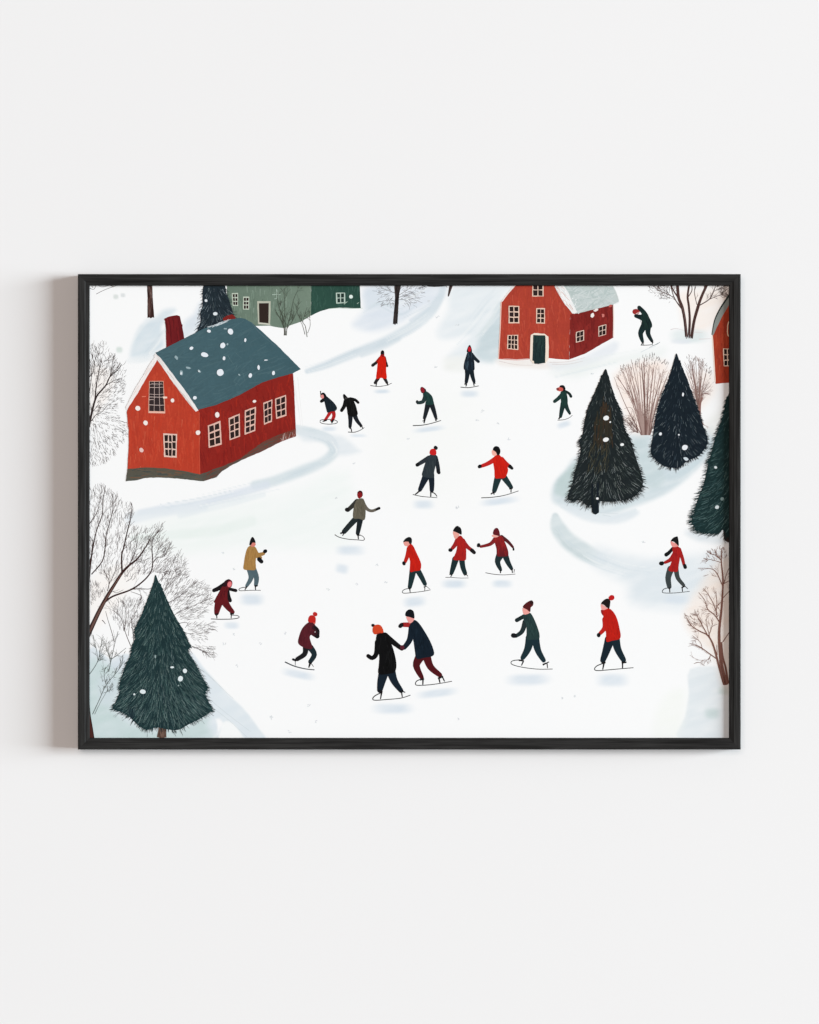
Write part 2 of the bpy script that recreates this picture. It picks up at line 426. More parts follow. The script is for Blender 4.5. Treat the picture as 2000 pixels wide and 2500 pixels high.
# right edge
wash_poly('H', [(1225, 1360), (1500, 1340), (1570, 1400), (1570, 1950), (1125, 1950), (1180, 1760), (1215, 1560)], (226, 233, 240), .9, 14)
wash_blob('H', 1410, 1730, 75, 55, (200, 215, 218), .8, 0, .3); wash_blob('H', 1510, 1540, 60, 40, (200, 214, 214), .8, 0, .3)
wash_poly('H', [(1000, 1600), (1180, 1550), (1120, 1937), (900, 1937)], (244, 247, 246), .7, 60)
wash_poly('H', [(1180, 900), (1280, 700), (1560, 420), (1570, 1480), (1490, 1450), (1430, 1250), (1230, 1050)], (243, 230, 223), .75, 60)
wash_poly('H', [(1190, 190), (1560, 170), (1560, 290), (1300, 280)], (218, 226, 234), .8, 34)
wash_poly('D', [(590, 880), (860, 760), (1050, 800), (1020, 960), (900, 1300), (800, 1380), (700, 1300), (660, 1150)], (247, 233, 227), .85, 60)
wash_poly('D', [(1180, 900), (1380, 850), (1440, 1000), (1330, 1150), (1290, 1150)], (246, 235, 231), .7, 50)
wash_poly('D', [(1130, 200), (1350, 160), (1560, 130), (1560, 300), (1400, 480), (1240, 540), (1180, 500)], (248, 239, 235), .8, 50)
wash_blob('D', 1215, 555, 165, 65, (222, 232, 236), .85); wash_blob('D', 1150, 600, 90, 22, (226, 231, 241), .6)
wash_poly('D', [(1330, 1300), (1450, 1200), (1540, 1080), (1540, 1160), (1440, 1400)], (236, 238, 238), .7, 40)
wash_poly('A', [(135, 830), (300, 850), (330, 1000), (170, 1260), (135, 1280)], (247, 240, 237), .6, 40)
wash_poly('E', [(140, 600), (420, 480), (560, 560), (300, 900), (140, 1020)], (249, 244, 242), .6, 50)
# loose dry-brush streaks following the lanes and drifts
def streaks(t, pts, n, spread, w, cols, a=.5):
    for _ in range(n):
        o = R.uniform(-spread, spread); i = R.randint(0, max(0, len(pts)-3)); sub = pts[i:i+3]
        p, q = sub[0], sub[-1]; L = math.hypot(q[0]-p[0], q[1]-p[1]) or 1
        nx, ny = -(q[1]-p[1])/L*o, (q[0]-p[0])/L*o
        ww = w*R.uniform(.5, 1.3)
        wash_line(t, [(x+nx+R.uniform(-12, 12), y+ny+R.uniform(-6, 6)) for x, y in sub], [ww*.4]+[ww]*(len(sub)-2)+[ww*.3], R.choice(cols), a*R.uniform(.6, 1.1), .45)
ST = [(203, 216, 226), (214, 225, 234), (244, 247, 249), (222, 230, 238)]
streaks('B', [(380, 850), (560, 790), (800, 690), (1050, 590), (1250, 480), (1400, 370), (1490, 250)], 12, 46, 18, ST)
streaks('B', [(850, 330), (1000, 260), (1150, 330), (1300, 250), (1450, 160)], 8, 90, 22, ST, .4)
streaks('B', [(250, 1330), (420, 1375), (560, 1430), (605, 1520), (520, 1610), (330, 1690), (120, 1770)], 12, 50, 18, ST)
streaks('A', [(1725, 1790), (1350, 1890), (1050, 1960), (750, 2010)], 8, 60, 20, ST, .45)
streaks('A', [(560, 700), (660, 560), (800, 400)], 7, 110, 18, ST, .45)
streaks('C', [(420, 640), (560, 500), (700, 320), (800, 200)], 9, 110, 18, ST, .45)
streaks('D', [(860, 1880), (1080, 1740), (1260, 1600), (1390, 1450)], 9, 110, 20, ST, .45)
streaks('H', [(110, 160), (190, 270), (330, 370), (470, 440), (700, 520), (1000, 560)], 9, 60, 16, ST, .45)
streaks('D', [(60, 860), (300, 800), (600, 730), (900, 680)], 6, 60, 18, [(236, 241, 243), (226, 234, 240)], .5)
# the pale patches under every skater
for t, x, y, rx, ry, rot in [('B', 1010, 1020, 74, 20, 0), ('B', 565, 1335, 70, 24, 0), ('B', 810, 1392, 76, 16, 0), ('B', 1405, 1338, 140, 26, -.12),
        ('B', 1360, 1972, 95, 44, 0), ('F', 745, 358, 130, 48, 0), ('F', 672, 512, 62, 46, .2), ('C', 505, 1040, 85, 34, 0), ('C', 1300, 1300, 66, 30, -.3),
        ('C', 760, 1945, 170, 36, -.12), ('F', 1285, 790, 105, 50, -.1), ('G', 375, 640, 112, 42, 0), ('G', 780, 640, 92, 38, 0), ('E', 1500, 772, 110, 56, 0),
        ('E', 1330, 990, 70, 34, 0), ('F', 305, 1402, 145, 40, .2), ('F', 1100, 1690, 180, 52, 0), ('F', 1475, 1560, 180, 40, -.12), ('G', 1000, 1447, 195, 56, -.03),
        ('H', 570, 1450, 145, 62, 0), ('H', 1110, 770, 125, 48, 0)]:
    wash_blob(t, x, y, rx, ry, (217, 227, 239), .85, rot, .3)
# paper slab: front grid, plain back and edges
ny, nx = GX.shape
lut = lambda c: np.where(c/255 <= .04045, c/255/12.92, ((c/255+.055)/1.055)**2.4)
colg = np.concatenate([np.minimum(lut(IMG)/K, .9), np.ones((ny, nx, 1))], axis=2).reshape(-1, 4)
vg = np.stack([(GX-1000)*S, np.zeros_like(GX), (1250-GY)*S], axis=2).reshape(-1, 3)
ii = (np.arange(ny-1)[:, None]*nx+np.arange(nx-1)[None, :]).ravel()
fg = np.stack([ii, ii+nx, ii+nx+1, ii+1], axis=1)
V = vg.tolist(); F = fg.tolist(); Cc = colg.tolist()
b0 = len(V); PT = .0018
for px, py in ((XMIN, YMIN), (XMIN, YMAX), (XMAX, YMAX), (XMAX, YMIN)):
    for yy in (1e-5, PT): V.append((X(px), yy, Z(py))); Cc.append([.8, .8, .8, 1])
F += [[b0+1, b0+7, b0+5, b0+3], [b0, b0+1, b0+3, b0+2], [b0+2, b0+3, b0+5, b0+4], [b0+4, b0+5, b0+7, b0+6], [b0+6, b0+7, b0+1, b0]]
pa = Art('A')                         # flecks and hairlines belong to the paper's own mesh
FL = (214, 219, 222)
for t, lst in {'B': [(1478, 393), (1645, 457), (1465, 820), (1230, 1415), (780, 1620), (625, 1915), (1650, 2000), (1400, 260)],
               'F': [(965, 485), (1045, 625), (800, 645), (560, 690), (70, 1760), (395, 1665), (455, 1800), (235, 1883), (200, 1053), (1655, 1780)],
               'E': [(1260, 372), (1345, 515), (1345, 1062), (1270, 1145), (1575, 1145), (1375, 1330), (1660, 1770)],
               'H': [(830, 290), (255, 1580), (140, 1605)], 'C': [(570, 1262), (740, 1290), (843, 1420), (1540, 872), (620, 1185), (405, 1995)]}.items():
    for x, y in lst:
        for _ in range(3):
            a_ = R.uniform(0, 6.3); dx, dy = R.uniform(-12, 12), R.uniform(-8, 8)
            pa.stroke([(x+dx-9*math.cos(a_), y+dy-9*math.sin(a_)), (x+dx, y+dy), (x+dx+9*math.cos(a_), y+dy+9*math.sin(a_))], 7, 3, jit(FL, 8), t=t, cap=False)
for t, p in [('E', [(1010, 1290), (1130, 1400), (1270, 1540), (1345, 1605)]), ('E', [(1130, 1600), (1300, 1740), (1490, 1885)]), ('E', [(1180, 1690), (1310, 1790), (1460, 1930)]), ('E', [(1060, 1350), (1200, 1470), (1290, 1560)])]:
    pa.stroke(p, 2.4, 1.6, (196, 206, 208), t=t, cap=False)
for p in [[(755, 765), (900, 795), (1040, 800)], [(1180, 775), (1330, 770), (1480, 735)], [(1200, 790), (1340, 790), (1460, 765)], [(1060, 790), (1130, 795)]]:
    pa.stroke(p, 3, 1.5, (205, 188, 184), t='C', cap=False)
for p in [[(810, 690), (870, 660), (935, 640)], [(460, 2040), (620, 2050)], [(490, 2060), (560, 2075)]]:
    pa.stroke(p, 4, 2, (205, 216, 220), t='D', cap=False)
for p in [[(262, 870), (300, 1100), (330, 1350)], [(300, 900), (320, 1100), (345, 1330)], [(275, 1000), (310, 1200)]]:
    pa.stroke(p, 5, 2, (238, 239, 238), t='B', cap=False)
for p in [[(1060, 500), (1110, 490), (1180, 510)], [(1250, 520), (1330, 525)], [(1300, 580), (1400, 575)]]:
    pa.stroke(p, 8, 3, (226, 220, 220), t='D', cap=False)
off = len(V); V += pa.v; F += [[i+off for i in f] for f in pa.f]; Cc += pa.c
me = bpy.data.meshes.new('print'); me.from_pydata(V, [], F); me.update()
ca = me.color_attributes.new('Col', 'FLOAT_COLOR', 'POINT'); ca.data.foreach_set('color', np.array(Cc, dtype=np.float32).ravel())
me.materials.append(M_PAINT)
PRINT = bpy.data.objects.new('print', me); COL.objects.link(PRINT); PRINT.parent = root

# ------------------------------------------------------------------ bare branches
def grow(art, p, ang, ln, w, depth, env, col, spread=.5, bend=.25, t=None, mind=1.4):
    """forking twig from p (photo pixels)"""
    pts = [p]; a = ang
    for k in range(3):
        a += R.gauss(0, bend*.5)
        q = (pts[-1][0]+math.cos(a)*ln/3, pts[-1][1]+math.sin(a)*ln/3)
        if env and not inside(q, env): break
        pts.append(q)
    if len(pts) < 2: return
    art.stroke(pts, w, w*.6, jit(col, 10), n=2, src=True, cap=False)
    if depth <= 0: return
    for k in range(R.choice((2, 2, 3))):
        i = R.randint(1, len(pts)-1)
        grow(art, pts[i], a+R.choice((-1, 1))*R.uniform(.15, spread), ln*R.uniform(.55, .85), max(w*.66, .45), depth-1, env, col, spread, bend)
def dashes(art, n, env, origin, ln, w, cols, jitter=.35, bias=0, upb=0.0):
    xs = [p[0] for p in env]; ys = [p[1] for p in env]
    for _ in range(n):
        for _t in range(30):
            x, y = R.uniform(min(xs), max(xs)), R.uniform(min(ys), max(ys))
            if inside((x, y), env): break
        else: continue
        a = math.atan2(y-origin[1]-upb, x-origin[0])+R.gauss(0, jitter)+bias
        l = ln*R.uniform(.5, 1.4)*Q; b = R.uniform(-.25, .25)
        ww = w*R.uniform(.6, 1.3)*Q
        art.stroke([(x, y), (x+math.cos(a)*l*.5, y+math.sin(a)*l*.5), (x+math.cos(a+b)*l, y+math.sin(a+b)*l)], ww, ww*.5, R.choice(cols), n=2, src=True, cap=False)
def limb(art, pts, w0, w1, col, twigs=0, tl=70, tw=1.2, td=2, env=None, side=.9, up=0.0, frm=.25):
    art.stroke(pts, w0, w1, col, n=5, cap=False)
    q = catmull([tp(art.t, p) for p in pts], False, 6)
    for _ in range(twigs):
        i = R.randint(int((len(q)-2)*frm), len(q)-2); a = math.atan2(q[i+1][1]-q[i][1], q[i+1][0]-q[i][0])
        a += R.choice((-1, 1))*R.uniform(.25, side)
        a = a*(1-up)+(-math.pi/2)*up
        grow(art, q[i], a, tl*R.uniform(.5, 1.2)*Q, tw*R.uniform(.6, 1.1), td, env, col, .6)
def envp(t, pts): return [tp(t, p) for p in pts]

DK = (44, 36, 36); GR = (112, 108, 108); BR = (112, 80, 74)
# top-left corner twig
a_ = Art('A')
for p in [[(190, 200), (260, 165), (365, 127)], [(135, 150), (170, 160), (190, 125)], [(200, 125), (240, 140), (300, 128)], [(150, 128), (165, 150)], [(310, 128), (340, 140)]]:
    a_.stroke(p, 4, 3, (70, 62, 62), cap=False)
a_.build('painted_twig', 'painted twig tip in the upper left corner of the print')
# left edge tree
a_ = Art('A')
e1 = envp('A', [(120, 650), (160, 618), (200, 640), (262, 605), (295, 680), (350, 695), (375, 770), (420, 790), (442, 900), (435, 1010), (400, 1110), (350, 1190), (450, 1320), (440, 1390), (385, 1480), (330, 1560), (250, 1618), (170, 1645), (120, 1600)])
eU = envp('A', [(120, 650), (160, 618), (200, 640), (262, 605), (295, 680), (350, 695), (375, 770), (420, 790), (442, 900), (330, 1000), (200, 1080), (120, 1100)])
eL = envp('A', [(200, 1080), (330, 980), (442, 930), (435, 1010), (400, 1110), (350, 1190), (450, 1320), (440, 1390), (385, 1480), (330, 1560), (250, 1618), (170, 1645), (120, 1600), (130, 1300)])
dashes(a_, 620, eL, tp('A', (130, 1180)), 24, 3.2, [(62, 54, 54), (92, 86, 86), (140, 136, 136)], .3)
dashes(a_, 240, eU, tp('A', (150, 1250)), 34, 3.2, [(62, 54, 54), (100, 94, 94), (140, 136, 136)], .35)
for p, w0, w1, tw in [([(128, 1320), (160, 1170), (195, 1060), (270, 970), (310, 890), (370, 840), (405, 790)], 20, 4, 14),
                      ([(180, 1090), (192, 960), (212, 860), (235, 755)], 12, 4, 10), ([(130, 900), (165, 855), (180, 760), (205, 680)], 8, 3, 8),
                      ([(262, 975), (330, 935), (405, 905)], 7, 3, 6), ([(305, 900), (320, 830), (335, 720)], 7, 3, 8), ([(135, 1020), (150, 900), (150, 800)], 6, 3, 6),
                      ([(150, 1270), (185, 1220), (240, 1190), (290, 1130)], 7, 3, 7), ([(135, 1230), (170, 1180), (210, 1130)], 6, 3, 3)]:
    limb(a_, p, w0, w1, (56, 46, 45), int(tw*.7), 80, .75, 2, e1)
a_.build('painted_tree', 'painted bare dark tree at the left edge of the print')
# trunk beside the spruce, top left
a_ = Art('A')
q = a_.poly([(617, 120), (662, 120), (668, 250), (679, 400), (665, 396), (650, 405), (636, 396), (622, 402), (622, 250)], (58, 36, 33), smooth=False, wob=.3)
a_.brush(q, 60, math.pi/2, 70, 4, [(36, 24, 24), (92, 66, 60), (120, 96, 90)], .04)
a_.build('painted_trunk', 'painted brown trunk cut off by the top edge of the print')

# ------------------------------------------------------------------ houses
PANE = (44, 32, 31)
# green house
a_ = Art('B')
q = a_.poly([(-297, 118), (413, 118), (413, 380), (330, 432), (230, 466), (190, 488), (140, 482), (60, 466), (-60, 468), (-160, 470), (-297, 470)], (104, 123, 109), smooth=False, wob=.3, col2=(118, 136, 121), axis=(1, 0))
a_.brush(q, 110, 1.5, 70, 10, [(108, 127, 112), (118, 138, 123), (100, 118, 104), (126, 144, 130)], .2)
q = a_.poly([(413, 118), (823, 118), (832, 318), (740, 318), (650, 314), (560, 324), (490, 345), (450, 363), (413, 383)], (48, 80, 69), smooth=False, wob=.3, col2=(42, 73, 64), axis=(1, 0))
a_.brush(q, 80, 1.5, 70, 10, [(52, 84, 73), (44, 74, 65), (58, 90, 80)], .25)
for p in [[(85, 205), (125, 203), (158, 204)], [(122, 160), (124, 210), (122, 240)], [(105, 240), (120, 238)], [(800, 282), (816, 270)], [(560, 324), (640, 318), (750, 322), (850, 318)], [(640, 270), (715, 268)], [(690, 285), (720, 262)]]:
    a_.stroke(p, 5, 3, (178, 198, 184), cap=False, up=True)
FRG = (196, 206, 190)
w = lambda t, qd, nx_, ny_, fr, pn=PANE, **k: a_.window([(x+(T[t][0]-T[a_.t][0])/Q, y+(T[t][1]-T[a_.t][1])/Q) for x, y in qd], nx_, ny_, fr, pn, **k)
w('A', [(1332, 192), (1385, 190), (1386, 300), (1340, 300)], 2, 3, FRG); w('A', [(1427, 222), (1480, 222), (1478, 332), (1427, 330)], 2, 3, FRG)
w('B', [(622, 188), (700, 188), (700, 275), (625, 280)], 2, 2, (188, 206, 194), (36, 56, 50))
w('A', [(1545, 260), (1660, 260), (1655, 462), (1552, 452)], 1, 1, (186, 188, 172), (54, 44, 38), m=.12)
a_.stroke([(-27, 447), (30, 450), (75, 462)], 6, 3, (214, 214, 204), cap=False, up=True)
a_.dot(749, 222, 15, 17, (226, 238, 232))
a_.build('painted_house', 'painted green house at the top edge of the print')
# bare bushes in front of the green house
a_ = Art('B', 1); GB = (66, 72, 62)
for p, w0, w1 in [([(188, 548), (187, 490), (175, 400), (140, 300), (125, 180)], 7, 2), ([(196, 548), (196, 480), (192, 350), (186, 150)], 8, 2), ([(205, 548), (212, 480), (240, 380), (265, 250), (300, 170)], 7, 2),
                  ([(210, 490), (260, 420), (300, 330)], 5, 2), ([(186, 490), (150, 400), (108, 330)], 5, 2), ([(380, 562), (365, 470), (345, 430), (380, 310)], 6, 2), ([(362, 540), (340, 460), (320, 425)], 5, 2),
                  ([(384, 530), (405, 470), (405, 415)], 4, 2), ([(345, 440), (300, 360), (290, 300)], 4, 1.6)]:
    limb(a_, p, w0, w1, GB, 6, 70, .7, 1, envp('B', [(80, 130), (410, 130), (410, 420), (330, 430), (200, 480), (110, 400)]), .7)
a_.build('painted_shrub', 'painted thin bare bushes in front of the green house')

# middle top tree
a_ = Art('B')
e = envp('B', [(960, 126), (1540, 126), (1370, 180), (1290, 300), (1180, 300), (1140, 200), (1120, 290), (960, 240)])
dashes(a_, 70, envp('B', [(970, 128), (1110, 128), (1105, 290), (1000, 285), (965, 230)]), tp('B', (1135, 170)), 34, 2.4, [(80, 76, 78), (120, 116, 118)], .3)
dashes(a_, 90, envp('B', [(1165, 128), (1375, 128), (1330, 240), (1270, 305), (1175, 300)]), tp('B', (1130, 200)), 34, 2.4, [(80, 76, 78), (120, 116, 118)], .35)
for p in [[(1115, 260), (1070, 250), (980, 268)], [(1112, 280), (1060, 285), (1005, 300)], [(1118, 190), (1060, 170), (1000, 150)], [(1150, 210), (1200, 180), (1280, 126)], [(1150, 230), (1230, 200), (1320, 200)], [(1140, 250), (1200, 250), (1240, 300)], [(1160, 160), (1190, 126)]]:
    limb(a_, p, 4, 1.6, (70, 64, 64), 1, 60, .6, 1, e)
q = a_.poly([(1112, 120), (1172, 120), (1156, 200), (1148, 330), (1140, 455), (1130, 448), (1120, 462), (1112, 450), (1102, 455), (1110, 350), (1120, 230)], (44, 38, 38), smooth=False, wob=.3)
a_.brush(q, 36, math.pi/2, 80, 4, [(26, 22, 22), (72, 64, 62)], .05)
a_.build('painted_tree', 'painted dark tree at the middle of the top edge')
a_ = Art('B')
a_.poly([(1400, 120), (1560, 120), (1548, 132), (1470, 139), (1400, 136)], (58, 56, 56))
a_.poly([(1578, 120), (1610, 120), (1576, 215), (1566, 225), (1564, 210)], (74, 58, 56), smooth=False)
a_.stroke([(1590, 130), (1575, 170), (1568, 215)], 6, 3, (34, 30, 30), up=True)
for p in [[(1545, 126), (1560, 145)], [(1350, 130), (1390, 142)], [(1320, 150), (1380, 138)]]: a_.stroke(p, 5, 2, DK, cap=False)
a_.build('painted_branch', 'painted dark branch tips hanging in from the top edge')

# fur-coated conifers
def spruce(a_, outline, axis_x, n, body, light, dark, spikes=150, ln=36, hi=.5, body2=None, lnw=2.2, spk=3.0, spl=1.15):
    q = a_.poly(outline, body, n=3, col2=body2)
    ys = [p[1] for p in q]; y0, y1 = min(ys), max(ys); ax = tp(a_.t, (axis_x, 0))[0]
    xs = [p[0] for p in q]; hw = (max(xs)-min(xs))/2
    m = len(q)
    a_.up()
    for _ in range(spikes):
        i = R.randint(0, m-1); u = R.random(); p, r_ = q[i], q[(i+1) % m]
        x, y = p[0]+(r_[0]-p[0])*u, p[1]+(r_[1]-p[1])*u
        if y < y0+(y1-y0)*.06: continue
        k = (x-ax)/hw; v = (y-y0)/(y1-y0)
        an = math.atan2(1.0, k*(spk if v < .9 else 1.4))+R.gauss(0, .14); l = ln*R.uniform(.5, 1.15)*Q*(.5+.6*v)*spl
        x0, y0_ = x-math.cos(an)*l*.55, y-math.sin(an)*l*.55
        a_.stroke([(x0, y0_), (x, y), (x+math.cos(an+.08*(1 if k > 0 else -1))*l*.6, y+math.sin(an)*l*.6)], 8*Q, .6*Q, jit(body, 5), n=2, src=True, cap=False)
    for pas in range(2):
        a_.up()
        for _ in range(n//2):
            for _t in range(20):
                x, y = R.uniform(min(xs), max(xs)), R.uniform(y0, y1)
                if inside((x, y), q): break
            k = (x-ax)/hw; v = (y-y0)/(y1-y0)
            an = math.atan2(1.0, k*1.7)+R.gauss(0, .15); l = ln*R.uniform(.5, 1.2)*Q*(.55+.5*v)
            c = R.choice(light) if R.random() < hi*(.45+.8*v) else R.choice(dark); ww = lnw*R.uniform(.6, 1.2)*Q
            x2, y2 = x+math.cos(an)*l, y+math.sin(an)*l
            if c in light and not inside((x2, y2), q): continue
            a_.stroke([(x, y), ((x+x2)/2+R.uniform(-.8, .8), (y+y2)/2), (x2, y2)], ww*.5, ww, jit(c, 8), n=2, src=True, cap=False)
    return q

# spruce behind the first house
a_ = Art('A', 1)
spruce(a_, [(1108, 118), (1262, 118), (1285, 190), (1310, 250), (1350, 390), (1345, 420), (1200, 470), (1090, 505), (1042, 508), (1070, 430), (1065, 360), (1085, 300), (1085, 200)], 1180, 420, (36, 47, 54), [(110, 124, 130), (150, 164, 170), (84, 98, 106)], [(22, 30, 38), (28, 38, 44)], 60, 60, .3)
for x, y, r_ in [(1193, 366, 18), (1115, 255, 13)]: a_.dot(x, y, r_, r_*.85, (226, 232, 236))
a_.build('painted_spruce', 'painted dark spruce behind the big red house')

# first red house
a_ = Art('A', 2); RED1 = (184, 65, 46); RED2 = (142, 39, 32)
a_.poly([(1256, 405), (1290, 382), (1335, 370), (1356, 385), (1368, 412), (1270, 440)], (124, 38, 34), smooth=False)
q = a_.poly([(762, 410), (800, 390), (870, 377), (896, 386), (916, 480), (935, 585), (780, 650), (776, 440)], (124, 34, 36), smooth=False, wob=.3, col2=(92, 22, 27), axis=(1, 0))
a_.brush(q, 30, 1.5, 110, 12, [(118, 32, 34), (96, 24, 28)], .05)
q = a_.poly([(690, 694), (930, 575), (1090, 494), (1260, 430), (1330, 412), (1400, 400), (1445, 408), (1500, 440), (1587, 515), (1725, 642), (1913, 832), (1846, 868), (1725, 903), (1587, 950), (1400, 1052), (1200, 1135), (1050, 1178)], (71, 99, 107), smooth=False, wob=.35, col2=(64, 94, 102), axis=(1, 0))
a_.brush(q, 240, -.45, 130, 11, [(72, 101, 109), (68, 96, 103), (75, 103, 110), (66, 94, 102)], .25)
a_.brush(q, 5, 1.0, 90, 2.5, [(100, 128, 132)], .7)
a_.stroke([(1500, 440), (1560, 520), (1640, 590), (1700, 640)], 6, 3, (84, 108, 116), cap=False, up=True)
for k in range(22):
    x = R.uniform(1120, 1270); a_.stroke([(x, 485-(x-1120)*.32+R.uniform(-12, 12)), (x+60, 462-(x-1120)*.32+R.uniform(-12, 12))], 3.5, 1.5, (206, 216, 220), cap=False)
q = a_.poly([(1052, 1172), (1200, 1135), (1400, 1050), (1587, 945), (1725, 900), (1848, 868), (1858, 1000), (1866, 1200), (1874, 1395), (1757, 1440), (1500, 1540), (1400, 1598), (1300, 1648), (1062, 1722)], RED2, smooth=False, wob=.3, col2=(134, 35, 29), axis=(.6, .4))
a_.brush(q, 240, 1.45, 110, 14, [(150, 40, 32), (138, 34, 28), (156, 42, 30), (128, 32, 28)], .25)
q = a_.poly([(447, 1192), (470, 1140), (560, 1000), (700, 752), (860, 960), (1056, 1186), (1058, 1450), (1064, 1722), (940, 1694), (760, 1668), (620, 1662), (453, 1676), (463, 1500), (464, 1350)], RED1, smooth=False, wob=.3, col2=(184, 62, 42), axis=(1, 0))
a_.brush(q, 340, 1.55, 120, 15, [(190, 67, 46), (183, 61, 42), (194, 72, 49), (180, 60, 42), (188, 63, 42)], .15)
a_.stroke([(1058, 1195), (1058, 1450), (1064, 1720)], 6, 5, (204, 84, 62), cap=False, up=True)
a_.brush(envp('A', [(440, 1180), (1070, 1180), (1070, 1720), (440, 1720)]), 40, 1.57, 70, 4, [(204, 92, 66), (210, 106, 80)], .1)
# stone footing
q = a_.poly([(453, 1672), (620, 1660), (760, 1666), (940, 1692), (1066, 1720), (1092, 1776), (900, 1756), (750, 1746), (620, 1746), (540, 1766), (440, 1778)], (88, 82, 70), smooth=False, wob=.5, col2=(84, 86, 78), axis=(0, 1))
a_.brush(q, 40, .05, 90, 9, [(96, 88, 74), (72, 76, 72), (110, 84, 66)], .1)
q = a_.poly([(1064, 1718), (1200, 1672), (1400, 1588), (1587, 1450), (1700, 1395), (1868, 1335), (1874, 1398), (1757, 1438), (1587, 1525), (1400, 1605), (1320, 1648), (1250, 1692), (1205, 1742), (1092, 1777)], (86, 82, 74), smooth=False, wob=.5, col2=(116, 58, 48), axis=(1, 0))
a_.brush(q, 70, -.42, 80, 9, [(96, 74, 64), (84, 78, 70), (116, 62, 50)], .1)
for k in range(18):
    x = R.uniform(1740, 1870); y = 1440-(x-1740)*.3
    a_.stroke([(x, y), (x+R.uniform(-22, 22), y-R.uniform(15, 75))], 3.5, 1.2, R.choice([(176, 130, 120), (206, 186, 180), (150, 92, 84)]), cap=False)
# verge snow
q = a_.poly([(690, 700), (730, 735), (830, 870), (960, 1040), (1052, 1180), (1030, 1190), (960, 1110), (840, 950), (745, 810), (700, 748), (676, 722)], (236, 233, 231), smooth=False, wob=.5)
a_.brush(q, 40, .95, 90, 5, [(212, 196, 190), (248, 247, 246), (222, 216, 214)], .06)
q = a_.poly([(690, 722), (704, 756), (640, 860), (560, 1000), (470, 1140), (446, 1180), (440, 1150), (505, 1020), (596, 870), (655, 770)], (243, 238, 236), smooth=False, wob=.6)
a_.brush(q, 36, 2.1, 80, 6, [(249, 247, 246), (234, 220, 214), (245, 241, 239)], .08)
# gable windows
a_.poly([(636, 932), (758, 932), (772, 1204), (628, 1200)], (214, 160, 140), smooth=False, wob=.4)
a_.poly([(640, 936), (754, 938), (764, 1188), (636, 1186)], (52, 42, 43), smooth=False, wob=.4)
BAR = (206, 184, 176)
for p, ww in [([(680, 936), (680, 1060), (678, 1188)], 4), ([(722, 938), (722, 1060), (728, 1190)], 4), ([(638, 986), (700, 987), (758, 984)], 4.5), ([(636, 1042), (700, 1046), (762, 1042)], 3.5), ([(632, 1066), (700, 1068), (786, 1070)], 5),
              ([(634, 1132), (700, 1136), (766, 1136)], 5), ([(640, 962), (690, 955), (750, 960)], 3), ([(655, 950), (700, 966), (745, 950)], 2.5), ([(636, 1092), (660, 1088), (680, 1092)], 5), ([(574, 1064), (610, 1062)], 9)]:
    a_.stroke(p, ww, ww*.7, BAR if ww < 8 else (222, 120, 96), cap=False, up=True)
a_.poly([(632, 1186), (770, 1190), (772, 1205), (632, 1202)], (232, 184, 166), smooth=False)
a_.poly([(750, 1062), (788, 1064), (788, 1078), (754, 1080)], (240, 214, 196), smooth=False)
FR1 = (228, 196, 182)
a_.window([(754, 1374), (872, 1378), (868, 1578), (762, 1572)], 3, 3, FR1, PANE, m=.10, gap=.06)
for qd, n_ in [([(1130, 1308), (1236, 1266), (1248, 1466), (1138, 1497)], 3), ([(1305, 1246), (1400, 1206), (1402, 1400), (1314, 1432)], 3), ([(1442, 1180), (1536, 1148), (1530, 1352), (1440, 1386)], 4),
             ([(1597, 1116), (1674, 1086), (1670, 1276), (1604, 1302)], 3), ([(1696, 1082), (1789, 1048), (1793, 1224), (1706, 1252)], 3)]:
    a_.window(qd, 2, n_, (226, 186, 172), PANE, m=.105, gap=.075)
WH = (232, 238, 244)
for x, y, rx, ry in [(1140, 512, 18, 12), (1322, 516, 22, 27), (1446, 588, 10, 15), (992, 656, 16, 14), (1256, 633, 22, 24), (1103, 711, 32, 19), (1267, 741, 11, 18), (1235, 860, 32, 27), (1558, 818, 10, 22),
                     (1488, 886, 14, 20), (1683, 865, 12, 20), (1620, 756, 15, 5), (1021, 1074, 15, 16)]:
    a_.dot(x, y, rx, ry, WH, R.uniform(-.3, .3))
for x, y, rx, ry in [(1058, 849, 13, 13), (908, 863, 17, 17), (965, 822, 28, 7), (865, 735, 14, 16), (1395, 880, 10, 7), (1296, 622, 10, 7), (1278, 492, 12, 7)]: a_.dot(x, y, rx, ry, (150, 172, 178), R.uniform(-.3, .3), .3)
for x, y, rx, ry in [(905, 868, 9, 11), (1056, 850, 7, 7)]: a_.dot(x, y, rx, ry, (222, 230, 234))
for x, y, rx, ry in [(833, 1096, 14, 18), (541, 1162, 20, 22), (606, 1285, 19, 21), (571, 1514, 16, 22), (1048, 1367, 18, 22), (1210, 1217, 20, 22), (1523, 1103, 15, 12)]:
    a_.dot(x, y, rx, ry, (244, 234, 228) if x != 571 else (232, 196, 190), R.uniform(-.3, .3))
a_.build('painted_house', 'painted red house with blue-grey roof at the left of the print')

